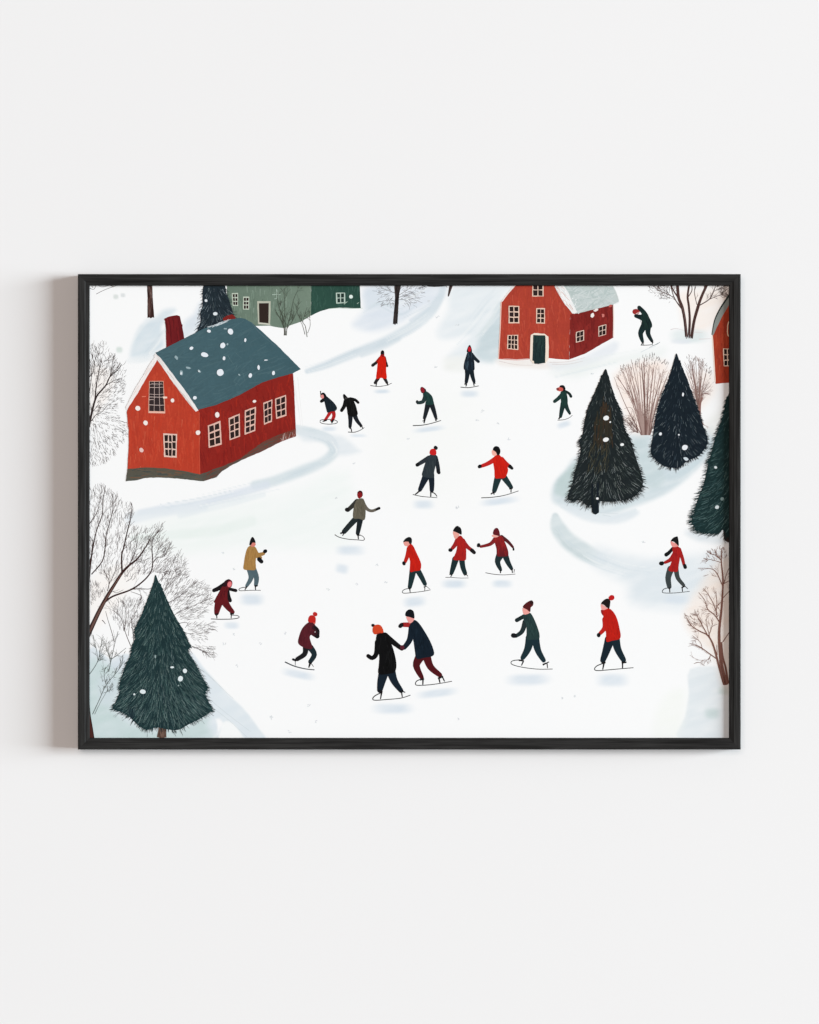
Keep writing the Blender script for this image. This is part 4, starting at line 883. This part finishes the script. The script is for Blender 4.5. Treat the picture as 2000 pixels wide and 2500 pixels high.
s = Skater('B')
s.line([(1270, 1308), (1350, 1304), (1430, 1288), (1508, 1264)], 6.5)
s.limb([(1400, 1118), (1385, 1180), (1368, 1244)], 50, 28, (28, 34, 39)); s.limb([(1424, 1118), (1446, 1180), (1464, 1240)], 48, 26, (28, 34, 39))
s.line([(1372, 1252), (1364, 1288)], 12); s.line([(1352, 1270), (1372, 1262)], 7); s.line([(1462, 1246), (1466, 1270)], 12); s.line([(1466, 1255), (1480, 1250)], 8)
s.limb([(1378, 1055), (1356, 1105), (1312, 1116)], 40, 26, (38, 56, 56)); s.dot(1306, 1108, 12, 14, (34, 44, 46))
q = s.poly([(1362, 1014), (1398, 1026), (1432, 1060), (1444, 1100), (1444, 1128), (1382, 1132), (1380, 1090), (1356, 1056)], (32, 62, 58)); paint_brush(s, q, [(38, 70, 64), (28, 54, 52)])
s.poly([(1333, 1005), (1338, 985), (1356, 984), (1382, 1008), (1370, 1030), (1346, 1034)], (36, 30, 34)); s.dot(1352, 1008, 17, 23, (140, 30, 42))
s.build('painted_skater', 'painted skater bending forward in a dark green jumper')

s = Skater('B')
s.line([(1270, 1888), (1350, 1905), (1476, 1915)], 5.5, (40, 42, 44))
s.limb([(1382, 1735), (1356, 1790), (1330, 1848)], 64, 34, NV); s.limb([(1424, 1735), (1430, 1790), (1430, 1852)], 54, 36, NV)
s.line([(1330, 1856), (1290, 1888)], 11); s.line([(1305, 1870), (1312, 1880)], 6); s.line([(1422, 1860), (1421, 1908)], 11); s.line([(1425, 1866), (1455, 1880), (1474, 1905)], 8)
s.limb([(1405, 1580), (1355, 1610), (1312, 1636)], 42, 30, (44, 50, 55)); s.dot(1310, 1638, 17, 17, (24, 26, 28)); s.limb([(1462, 1575), (1478, 1640), (1486, 1698)], 36, 32, (32, 40, 46)); s.limb([(1484, 1690), (1490, 1704)], 32, 28, (24, 27, 30))
q = s.poly([(1412, 1556), (1440, 1548), (1466, 1556), (1462, 1640), (1450, 1700), (1448, 1744), (1400, 1748), (1348, 1730), (1356, 1680), (1380, 1610)], (46, 56, 61)); paint_brush(s, q, [(54, 64, 68), (40, 48, 54)], 26)
s.dot(1463, 1495, 17, 18, BK); s.poly([(1412, 1545), (1418, 1512), (1445, 1502), (1466, 1518), (1466, 1552), (1440, 1556)], (200, 34, 34))
s.build('painted_skater', 'painted skater in a charcoal coat and red hat with black pompom')

s = Skater('B')
s.line([(612, 2226), (650, 2248), (720, 2264), (800, 2270), (850, 2274), (863, 2262), (848, 2240), (820, 2230), (796, 2229)], 5.5)
s.limb([(795, 2088), (745, 2140), (692, 2200)], 52, 42, (33, 42, 44)); s.limb([(828, 2088), (818, 2150), (806, 2215)], 52, 34, (28, 36, 40))
s.limb([(686, 2208), (664, 2214)], 16, 14, BK); s.line([(690, 2214), (678, 2236)], 8); s.line([(808, 2222), (812, 2266)], 10); s.line([(800, 2232), (830, 2230)], 9)
s.limb([(800, 1945), (755, 1990), (722, 2020)], 42, 32, (52, 52, 48)); s.dot(717, 2016, 18, 20, (28, 28, 28)); s.limb([(855, 1965), (885, 2010), (925, 2026), (972, 2010)], 30, 22, (104, 98, 88)); s.limb([(965, 2012), (986, 2004)], 20, 24, (30, 29, 29))
q = s.poly([(802, 1930), (845, 1920), (864, 1945), (872, 1985), (866, 2098), (815, 2092), (768, 2086), (770, 2010), (784, 1960)], (98, 93, 79)); paint_brush(s, q, [(106, 100, 86), (88, 84, 70), (112, 106, 90)], 26)
s.dot(825, 1888, 23, 34, (136, 28, 32)); s.poly([(803, 1880), (806, 1866), (826, 1854), (846, 1868), (848, 1900), (838, 1878), (820, 1868)], (70, 24, 28))
s.build('painted_skater', 'painted skater in an olive coat and dark red hood')

s = Skater('C')
s.line([(430, 984), (500, 988), (584, 973)], 6)
s.limb([(488, 836), (486, 890), (478, 942)], 46, 28, (23, 33, 40)); s.limb([(520, 836), (530, 890), (544, 938)], 44, 26, (23, 33, 40))
s.line([(462, 958), (480, 960), (474, 978)], 10); s.line([(536, 955), (556, 950)], 9); s.line([(540, 952), (545, 974)], 9)
s.limb([(522, 705), (550, 740), (580, 768)], 30, 26, (26, 36, 44))
q = s.poly([(488, 690), (508, 678), (526, 692), (542, 740), (548, 800), (544, 842), (500, 846), (460, 836), (458, 790), (474, 730)], (24, 35, 45)); paint_brush(s, q, [(34, 50, 62), (20, 28, 36), (60, 78, 90)], 22)
s.poly([(482, 688), (490, 652), (507, 628), (522, 655), (526, 690), (505, 684)], BK); s.dot(505, 664, 15, 20, (186, 34, 46))
s.build('painted_skater', 'painted skater in a navy coat with pointed hood near the green door')

s = Skater('C')
s.line([(1247, 1262), (1300, 1258), (1345, 1242), (1373, 1220)], 4.5)
s.limb([(1296, 1120), (1282, 1180), (1272, 1232)], 48, 26, (28, 50, 48)); s.limb([(1312, 1122), (1328, 1165), (1350, 1205)], 42, 22, (28, 50, 48))
s.line([(1270, 1232), (1256, 1254)], 12); s.line([(1346, 1216), (1354, 1206)], 8)
s.limb([(1290, 1042), (1255, 1078), (1222, 1104)], 36, 28, (32, 56, 52)); s.limb([(1310, 1018), (1345, 1038), (1360, 1062)], 22, 24, (28, 42, 40))
q = s.poly([(1272, 1028), (1300, 1014), (1318, 1026), (1330, 1065), (1332, 1118), (1310, 1140), (1280, 1138), (1274, 1090)], (30, 56, 51)); paint_brush(s, q, [(36, 64, 58), (24, 48, 44)])
s.poly([(1262, 985), (1275, 968), (1300, 970), (1314, 995), (1306, 1020), (1285, 1015)], BK); s.poly([(1236, 996), (1262, 984), (1290, 992), (1292, 1012), (1270, 1020), (1244, 1012)], (204, 92, 82)); s.poly([(1236, 996), (1250, 990), (1262, 1004), (1246, 1012)], (128, 58, 56))
s.build('painted_skater', 'painted small skater in green with a coral scarf beside the spruce')

s = Skater('C')
s.line([(604, 1916), (690, 1912), (800, 1895), (918, 1858)], 6)
s.limb([(748, 1740), (730, 1800), (714, 1858)], 64, 38, (31, 52, 54)); s.limb([(792, 1738), (830, 1790), (856, 1828)], 54, 34, (31, 52, 54))
s.line([(716, 1864), (684, 1886)], 11); s.line([(708, 1872), (714, 1890)], 9); s.line([(856, 1836), (855, 1872)], 9); s.line([(840, 1842), (868, 1832)], 9)
s.limb([(722, 1590), (665, 1625), (604, 1650)], 44, 28, (196, 38, 34)); s.dot(592, 1652, 17, 17, BK); s.limb([(775, 1590), (815, 1630), (850, 1655)], 42, 30, (190, 32, 26)); s.limb([(846, 1652), (864, 1668)], 32, 24, BK)
q = s.poly([(716, 1565), (740, 1552), (760, 1556), (790, 1595), (822, 1650), (830, 1690), (806, 1745), (760, 1752), (720, 1748), (714, 1680), (704, 1620), (706, 1590)], (202, 30, 18)); paint_brush(s, q, [(212, 36, 20), (188, 26, 18)], 26)
s.poly([(692, 1530), (700, 1512), (725, 1515), (735, 1545), (724, 1562), (700, 1556)], (242, 178, 164)); s.poly([(702, 1512), (710, 1490), (730, 1480), (754, 1490), (766, 1520), (760, 1548), (742, 1560), (728, 1532), (712, 1520)], (18, 18, 20))
s.build('painted_skater', 'painted skater in a red coat with both arms spread wide')

s = Skater('F')
s.line([(1246, 678), (1205, 685), (1183, 702), (1195, 718), (1280, 712), (1360, 702), (1420, 690)], 5.5)
s.limb([(1272, 525), (1258, 600), (1244, 668)], 60, 34, (29, 49, 52)); s.limb([(1308, 520), (1345, 585), (1372, 640)], 50, 34, (29, 49, 52))
s.line([(1242, 668), (1248, 712)], 12, w1=5); s.line([(1362, 668), (1385, 658)], 9); s.line([(1372, 664), (1370, 698)], 6); s.line([(1385, 660), (1414, 684)], 4)
s.limb([(1240, 345), (1226, 400), (1206, 452)], 46, 28, (186, 34, 26)); s.dot(1195, 467, 16, 17, BK)
q = s.poly([(1226, 316), (1248, 302), (1272, 318), (1300, 375), (1334, 450), (1341, 490), (1330, 525), (1288, 532), (1246, 536), (1246, 450), (1228, 380)], (192, 30, 20)); paint_brush(s, q, [(204, 34, 20), (178, 28, 20)], 26)
s.poly([(1190, 290), (1206, 282), (1240, 288), (1244, 306), (1226, 322), (1202, 318)], SKN); s.poly([(1188, 288), (1206, 260), (1236, 245), (1256, 252), (1263, 272), (1258, 302), (1240, 300), (1234, 286), (1210, 284)], (24, 26, 28))
s.build('painted_skater', 'painted skater in a bright red jacket leaning left, right of the middle')

s = Skater('G')
s.line([(303, 585), (360, 586), (430, 591), (497, 590)], 4.5, (70, 70, 74))
s.limb([(388, 432), (370, 495), (354, 548)], 58, 34, (28, 46, 49)); s.limb([(440, 432), (450, 500), (468, 550)], 50, 36, (28, 46, 49))
s.line([(336, 558), (356, 566), (346, 580)], 8); s.line([(464, 572), (476, 560), (492, 576)], 7)
s.limb([(408, 268), (385, 310), (358, 344)], 46, 28, (160, 34, 34)); s.dot(345, 355, 17, 17, BK); s.limb([(448, 275), (485, 325), (524, 356)], 40, 28, (158, 32, 34)); s.limb([(526, 358), (545, 376)], 34, 30, (28, 24, 26))
q = s.poly([(394, 262), (412, 240), (434, 234), (460, 270), (476, 330), (478, 400), (472, 440), (420, 442), (368, 434), (388, 380), (402, 320)], (168, 32, 29)); paint_brush(s, q, [(180, 36, 30), (154, 30, 30)], 26)
s.poly([(366, 200), (392, 205), (420, 222), (412, 242), (390, 262), (380, 256), (370, 230)], (236, 168, 156)); s.poly([(367, 194), (380, 168), (402, 151), (430, 168), (440, 200), (436, 226), (412, 214), (386, 202)], BK)
s.build('painted_skater', 'painted skater in a dark red coat and black hat, next to the reaching one')

s = Skater('G')
s.line([(640, 546), (720, 560), (800, 564), (892, 557)], 5, (60, 52, 54))
s.limb([(762, 400), (742, 455), (768, 522)], 66, 26, (30, 47, 50)); s.limb([(805, 396), (830, 460), (860, 512)], 56, 28, (30, 47, 50))
s.line([(768, 524), (766, 550)], 10); s.line([(862, 514), (868, 548)], 9); s.line([(884, 516), (880, 546)], 5)
s.limb([(722, 262), (680, 305), (600, 326)], 38, 22, (128, 34, 36)); s.dot(582, 314, 16, 18, BK); s.limb([(775, 244), (830, 285), (870, 330)], 34, 20, (84, 30, 34)); s.dot(876, 348, 9, 12, BK)
q = s.poly([(712, 262), (740, 242), (776, 238), (800, 280), (826, 345), (834, 385), (826, 406), (785, 410), (738, 404), (732, 345), (718, 295)], (146, 34, 34), col2=(96, 28, 34)); paint_brush(s, q, [(156, 38, 36), (124, 32, 34)], 26)
s.poly([(692, 236), (712, 222), (744, 234), (740, 246), (712, 248)], (236, 172, 160)); s.poly([(704, 220), (710, 185), (730, 168), (748, 176), (760, 210), (760, 236), (735, 232)], (96, 26, 34))
s.build('painted_skater', 'painted skater in dark red reaching an arm out to the left')

s = Skater('E')
s.line([(1460, 666), (1410, 674), (1392, 688), (1410, 698), (1490, 694), (1576, 694)], 5.5)
s.limb([(1486, 518), (1494, 590), (1458, 656)], 58, 26, (84, 104, 111)); s.limb([(1512, 518), (1540, 588), (1535, 650)], 56, 32, (80, 100, 108))
s.line([(1462, 660), (1442, 690)], 10); s.line([(1524, 656), (1552, 656)], 10); s.line([(1530, 658), (1533, 692)], 9)
s.limb([(1535, 402), (1575, 420)], 34, 26, (160, 122, 70)); s.limb([(1562, 432), (1582, 452)], 36, 34, BK); s.limb([(1518, 350), (1550, 394), (1600, 384)], 46, 28, (166, 126, 72)); s.dot(1613, 365, 17, 18, BK)
q = s.poly([(1474, 326), (1502, 314), (1528, 328), (1540, 380), (1534, 450), (1532, 518), (1485, 524), (1432, 516), (1434, 465), (1444, 400), (1458, 350)], (166, 126, 71)); paint_brush(s, q, [(174, 134, 78), (154, 116, 64), (160, 120, 70)], 30)
s.poly([(1490, 306), (1504, 290), (1530, 294), (1532, 314), (1512, 328), (1494, 324)], (214, 128, 116)); s.poly([(1480, 312), (1488, 270), (1504, 245), (1520, 256), (1533, 292), (1508, 292), (1494, 312)], BK)
s.build('painted_skater', 'painted skater in a tan coat and grey trousers')

s = Skater('E')
s.line([(1156, 935), (1240, 938), (1330, 936), (1385, 928), (1393, 916), (1375, 906), (1330, 904)], 6)
s.limb([(1226, 790), (1212, 840), (1204, 886)], 72, 40, (96, 25, 30)); s.limb([(1270, 790), (1305, 840), (1340, 878)], 66, 34, (96, 25, 30))
s.line([(1192, 900), (1216, 892)], 14); s.line([(1204, 892), (1207, 930)], 9); s.line([(1318, 892), (1350, 892)], 14); s.line([(1328, 896), (1327, 930)], 8)
s.limb([(1275, 645), (1225, 676), (1182, 695)], 44, 32, (26, 22, 24)); s.limb([(1306, 682), (1366, 696)], 26, 28, (26, 22, 24)); s.limb([(1296, 690), (1304, 740), (1318, 780)], 32, 32, (26, 22, 24))
q = s.poly([(1252, 662), (1285, 650), (1306, 668), (1296, 720), (1298, 770), (1308, 800), (1250, 806), (1184, 798), (1196, 760), (1224, 710)], (98, 25, 30)); paint_brush(s, q, [(108, 28, 32), (86, 22, 28)], 24)
s.poly([(1262, 655), (1272, 618), (1300, 602), (1328, 610), (1338, 635), (1326, 668), (1300, 674)], (104, 26, 36)); s.poly([(1258, 660), (1270, 620), (1300, 601), (1316, 604), (1294, 626), (1288, 660)], (44, 20, 26)); s.dot(1314, 644, 17, 26, (228, 122, 126), .15)
s.build('painted_skater', 'painted child in a maroon hood and coat with black sleeves')

s = Skater('F')
s.line([(192, 1297), (270, 1332), (360, 1355), (442, 1364)], 9, (74, 80, 84))
s.limb([(368, 1178), (358, 1232), (296, 1274)], 50, 36, (28, 28, 30)); s.limb([(408, 1178), (440, 1236), (406, 1296)], 54, 36, (27, 42, 48))
s.limb([(282, 1284), (262, 1276)], 18, 20, BK); s.line([(280, 1290), (280, 1328)], 5); s.line([(408, 1300), (393, 1346)], 18, w1=8); s.line([(414, 1310), (434, 1338)], 5)
q = s.poly([(386, 966), (420, 962), (450, 990), (448, 1040), (404, 1080), (412, 1130), (426, 1172), (408, 1190), (350, 1176), (304, 1140), (312, 1080), (338, 1015)], (84, 30, 38)); paint_brush(s, q, [(92, 34, 42), (74, 26, 34)], 26)
s.limb([(440, 1008), (466, 1034), (466, 1080)], 40, 32, (54, 26, 32)); s.limb([(448, 1005), (470, 1032), (474, 1060)], 20, 14, BK); s.limb([(420, 1052), (464, 1082)], 38, 34, (76, 28, 36), BK); s.dot(468, 1083, 16, 17, BK)
s.poly([(428, 965), (440, 945), (452, 955), (446, 978)], (214, 104, 90)); s.dot(447, 895, 19, 19, (186, 42, 38)); s.poly([(387, 945), (398, 912), (425, 903), (450, 922), (452, 950), (440, 966), (395, 962)], (188, 40, 34))
s.build('painted_skater', 'painted skater in a maroon jacket and red pompom hat with folded arms')

s = Skater('F', 1)
s.line([(1005, 1555), (950, 1584), (933, 1608), (955, 1620), (1060, 1613), (1170, 1602), (1250, 1577)], 7)
s.limb([(1025, 1385), (1004, 1470), (992, 1535)], 88, 46, (21, 33, 44)); s.limb([(1085, 1375), (1115, 1460), (1172, 1540)], 80, 38, (21, 33, 44))
s.line([(980, 1540), (1016, 1548)], 16); s.line([(1008, 1552), (998, 1610)], 12, w1=7); s.line([(1160, 1552), (1188, 1538)], 12); s.line([(1186, 1545), (1206, 1554)], 9); s.line([(1176, 1555), (1182, 1594)], 9)
s.limb([(1035, 1075), (1110, 1135), (1178, 1186)], 54, 34, (17, 16, 17)); s.limb([(972, 1130), (962, 1230), (928, 1264), (894, 1246)], 44, 32, (16, 16, 17))
q = s.poly([(968, 1064), (1000, 1050), (1032, 1050), (1062, 1085), (1084, 1130), (1112, 1210), (1132, 1310), (1122, 1376), (1080, 1396), (984, 1400), (984, 1320), (986, 1240), (956, 1180), (958, 1120)], (14, 14, 15)); paint_brush(s, q, [(24, 24, 25), (8, 8, 9)], 40)
s.poly([(1165, 1160), (1190, 1158), (1200, 1180), (1182, 1196), (1164, 1182)], (88, 34, 46))
s.dot(936, 990, 15, 15, (28, 22, 22)); s.poly([(930, 1030), (938, 1000), (965, 983), (1000, 990), (1022, 1030), (1018, 1052), (985, 1056), (955, 1066), (938, 1056)], (206, 70, 38)); s.line([(966, 1062), (1000, 1050)], 6, (160, 50, 36))
s.build('painted_skater', 'painted skater in a long black coat and orange hat, holding hands')

s = Skater('F', 0)
s.line([(1352, 1440), (1308, 1455), (1292, 1478), (1308, 1494), (1400, 1491), (1500, 1478), (1600, 1460)], 7)
s.limb([(1330, 1255), (1300, 1330), (1345, 1428)], 82, 36, (76, 20, 25)); s.limb([(1385, 1248), (1420, 1340), (1498, 1408)], 74, 40, (80, 20, 25))
s.line([(1330, 1448), (1366, 1440)], 13); s.line([(1356, 1445), (1354, 1490)], 12, w1=8); s.line([(1482, 1438), (1525, 1418)], 15); s.line([(1490, 1436), (1499, 1474)], 11); s.line([(1518, 1422), (1538, 1462)], 10)
s.limb([(1252, 985), (1188, 984)], 44, 38, (158, 38, 38)); s.limb([(1176, 985), (1164, 996)], 36, 34, BK)
s.limb([(1264, 1010), (1244, 1110), (1198, 1176)], 60, 38, (20, 32, 43))
q = s.poly([(1250, 966), (1284, 944), (1320, 968), (1370, 1040), (1420, 1130), (1450, 1218), (1432, 1250), (1370, 1262), (1302, 1270), (1286, 1200), (1272, 1110), (1248, 1050)], (18, 30, 41)); paint_brush(s, q, [(24, 38, 50), (13, 23, 32)], 40)
s.poly([(1214, 915), (1240, 915), (1282, 926), (1270, 958), (1244, 972), (1226, 952)], (236, 160, 154)); s.poly([(1207, 908), (1214, 872), (1244, 854), (1274, 868), (1283, 900), (1281, 930), (1244, 920)], (18, 21, 27))
s.build('painted_skater', 'painted skater in a navy coat and maroon trousers, holding hands')

s = Skater('G')
s.line([(945, 1280), (885, 1284), (856, 1298), (868, 1320), (950, 1342), (1080, 1358), (1206, 1357)], 6.5, (40, 44, 46))
s.limb([(1018, 1095), (995, 1190), (954, 1262)], 80, 40, (27, 47, 53)); s.limb([(1058, 1092), (1082, 1200), (1130, 1284)], 70, 38, (27, 47, 55))
s.line([(920, 1282), (965, 1290)], 12); s.line([(960, 1290), (942, 1328)], 10); s.line([(1122, 1322), (1150, 1308)], 13); s.line([(1148, 1310), (1176, 1297)], 9); s.line([(1158, 1306), (1163, 1350)], 8)
s.limb([(965, 912), (904, 946)], 34, 34, (30, 42, 44)); s.limb([(975, 960), (948, 1040), (896, 1080)], 46, 30, (34, 48, 50)); s.dot(879, 1075, 24, 22, (24, 26, 28))
q = s.poly([(958, 898), (992, 886), (1020, 886), (1050, 935), (1080, 1010), (1096, 1070), (1088, 1104), (1030, 1110), (988, 1106), (986, 1040), (982, 985), (960, 940)], (38, 59, 59)); paint_brush(s, q, [(44, 68, 66), (32, 50, 52)], 36)
s.poly([(952, 846), (978, 848), (1012, 872), (1004, 890), (962, 896)], (238, 164, 156)); s.poly([(954, 836), (975, 806), (1005, 786), (1028, 778), (1044, 796), (1040, 822), (1022, 840), (1016, 876), (988, 856)], (84, 29, 31)); s.dot(1028, 796, 15, 18, (48, 24, 26))
s.build('painted_skater', 'painted skater in a dark green coat and maroon bobble hat')

s = Skater('H')
s.line([(498, 1308), (445, 1328), (421, 1352), (438, 1370), (540, 1364), (650, 1354), (748, 1346)], 7)
s.limb([(548, 1110), (520, 1200), (490, 1284)], 86, 46, (23, 36, 46)); s.limb([(596, 1100), (616, 1190), (664, 1280)], 76, 44, (24, 40, 49))
s.line([(478, 1304), (514, 1302)], 14); s.line([(500, 1306), (489, 1362)], 13, w1=8); s.line([(648, 1304), (690, 1300)], 14); s.line([(656, 1306), (656, 1350)], 11)
s.limb([(510, 940), (506, 1010), (466, 1058)], 52, 30, (186, 34, 30)); s.dot(455, 1071, 18, 18, BK)
s.poly([(474, 862), (500, 852), (506, 900), (494, 910), (478, 888)], (150, 30, 30))
q = s.poly([(494, 870), (522, 848), (550, 850), (586, 885), (614, 945), (634, 1030), (641, 1078), (626, 1106), (570, 1118), (520, 1126), (516, 1050), (500, 980)], (186, 30, 21)); paint_brush(s, q, [(198, 34, 22), (172, 28, 21)], 40)
s.poly([(472, 812), (490, 815), (526, 842), (518, 854), (482, 858)], (240, 164, 158)); s.dot(563, 757, 25, 25, (190, 30, 32)); s.poly([(474, 806), (500, 775), (528, 763), (550, 776), (553, 800), (544, 846), (522, 838), (498, 816)], (30, 25, 25)); s.line([(478, 812), (524, 844)], 4, (196, 176, 168))
s.build('painted_skater', 'painted skater in a red coat and black hat with a red pompom')

s = Skater('H')
s.line([(1048, 672), (1008, 682), (991, 702), (1006, 716), (1100, 716), (1222, 703)], 5.5)
s.limb([(1062, 515), (1040, 590), (1050, 664)], 60, 38, (59, 67, 68)); s.limb([(1106, 515), (1122, 590), (1170, 650)], 44, 28, (62, 68, 68))
s.line([(1052, 670), (1054, 712)], 9); s.line([(1152, 672), (1184, 658)], 11); s.line([(1158, 670), (1161, 706)], 8); s.line([(1182, 660), (1206, 682)], 6)
s.limb([(1078, 342), (1048, 376), (1024, 394)], 26, 34, BK); s.limb([(1092, 395), (1060, 436), (1014, 460)], 44, 24, (162, 32, 32)); s.dot(985, 467, 21, 19, BK, -.4); s.limb([(1132, 350), (1158, 420), (1174, 482)], 36, 24, (160, 32, 32)); s.limb([(1180, 486), (1184, 500)], 30, 30, BK)
q = s.poly([(1076, 336), (1100, 324), (1128, 326), (1146, 360), (1140, 420), (1130, 480), (1120, 534), (1080, 538), (1042, 524), (1062, 470), (1080, 410)], (168, 31, 30)); paint_brush(s, q, [(178, 34, 32), (152, 28, 30)], 26)
s.poly([(1060, 284), (1085, 290), (1122, 310), (1124, 324), (1076, 328)], (232, 150, 144)); s.poly([(1062, 280), (1080, 254), (1105, 242), (1122, 246), (1130, 318), (1108, 302), (1085, 284)], (22, 23, 24))
s.build('painted_skater', 'painted skater in a red coat and grey trousers near the right edge')

s = Skater('D')
s.line([(808, 630), (860, 630), (908, 626)], 5); s.line([(905, 636), (945, 622), (972, 604)], 5, (150, 160, 162)); s.line([(880, 650), (920, 632), (955, 612)], 3, (170, 178, 180))
s.limb([(838, 470), (808, 530), (824, 598)], 60, 26, (25, 44, 45)); s.limb([(872, 468), (872, 535), (904, 596)], 52, 24, (25, 42, 44))
s.line([(826, 604), (816, 630)], 9); s.line([(834, 604), (830, 628)], 5); s.line([(898, 592), (914, 612)], 10); s.line([(908, 606), (906, 628)], 6)
s.dot(770, 348, 29, 26, (156, 46, 46)); s.line([(748, 330), (790, 335)], 4, (110, 34, 38))
s.limb([(822, 398), (768, 384)], 48, 30, (22, 36, 38)); s.limb([(796, 314), (832, 352), (852, 385)], 34, 46, (24, 40, 40))
q = s.poly([(826, 345), (850, 352), (880, 395), (904, 450), (900, 482), (860, 496), (812, 486), (818, 430), (808, 395)], (25, 43, 42)); paint_brush(s, q, [(30, 54, 48), (20, 34, 36)], 26)
s.line([(768, 368), (798, 352)], 4, (232, 220, 214))
s.build('painted_skater', 'painted skater in dark green raising an arm near the upper right tree')

# ------------------------------------------------------------------ light
wd = bpy.data.worlds.new('World'); sc.world = wd; wd.use_nodes = True
bg = wd.node_tree.nodes['Background']
AMB = 0.14
bg.inputs[0].default_value = (1.06, 0.935, 0.87, 1); bg.inputs[1].default_value = AMB
# one big soft window-like lamp far to the right, slightly above
ld = bpy.data.lights.new('window_light', 'AREA'); ld.shape = 'RECTANGLE'; ld.size = 27.0; ld.size_y = 13.0
lo = bpy.data.objects.new('window_light', ld); COL.objects.link(lo)
from mathutils import Vector
lo.location = (38.0, -17.0, 2.4)
dirv = Vector((0, 0, 0)) - lo.location
lo.rotation_euler = dirv.to_track_quat('-Z', 'Y').to_euler()
ld.energy = 29900.0
ld2 = bpy.data.lights.new('front_fill', 'AREA'); ld2.shape = 'RECTANGLE'; ld2.size = 16.0; ld2.size_y = 14.0  # unseen fill lamp, added to lighten the wall shade around the frame
lo2 = bpy.data.objects.new('front_fill', ld2); COL.objects.link(lo2)
lo2.location = (-3.0, -34.0, 5.0); lo2.rotation_euler = (-lo2.location).to_track_quat('-Z', 'Y').to_euler()
ld2.energy = 4150.0; ld2.color = (1.08, 0.935, 0.86)
ld.color = (0.935, 1.026, 1.078)

# ------------------------------------------------------------------ camera and render settings
cd = bpy.data.cameras.new('camera'); cam = bpy.data.objects.new('camera', cd); COL.objects.link(cam)
cam.location = (0, -5.0, 0); cam.rotation_euler = (math.pi/2, 0, 0)
cd.sensor_fit = 'VERTICAL'; cd.sensor_height = 24.0; cd.lens = 24.0*5.0/(2500*S)
cd.clip_start = 0.1; cd.clip_end = 200.0
sc.camera = cam
sc.render.engine = 'CYCLES'
sc.view_settings.view_transform = 'Standard'; sc.view_settings.look = 'None'
sc.view_settings.exposure = 0.0; sc.view_settings.gamma = 1.0
try: sc.view_settings.use_curve_mapping = False
except Exception: pass
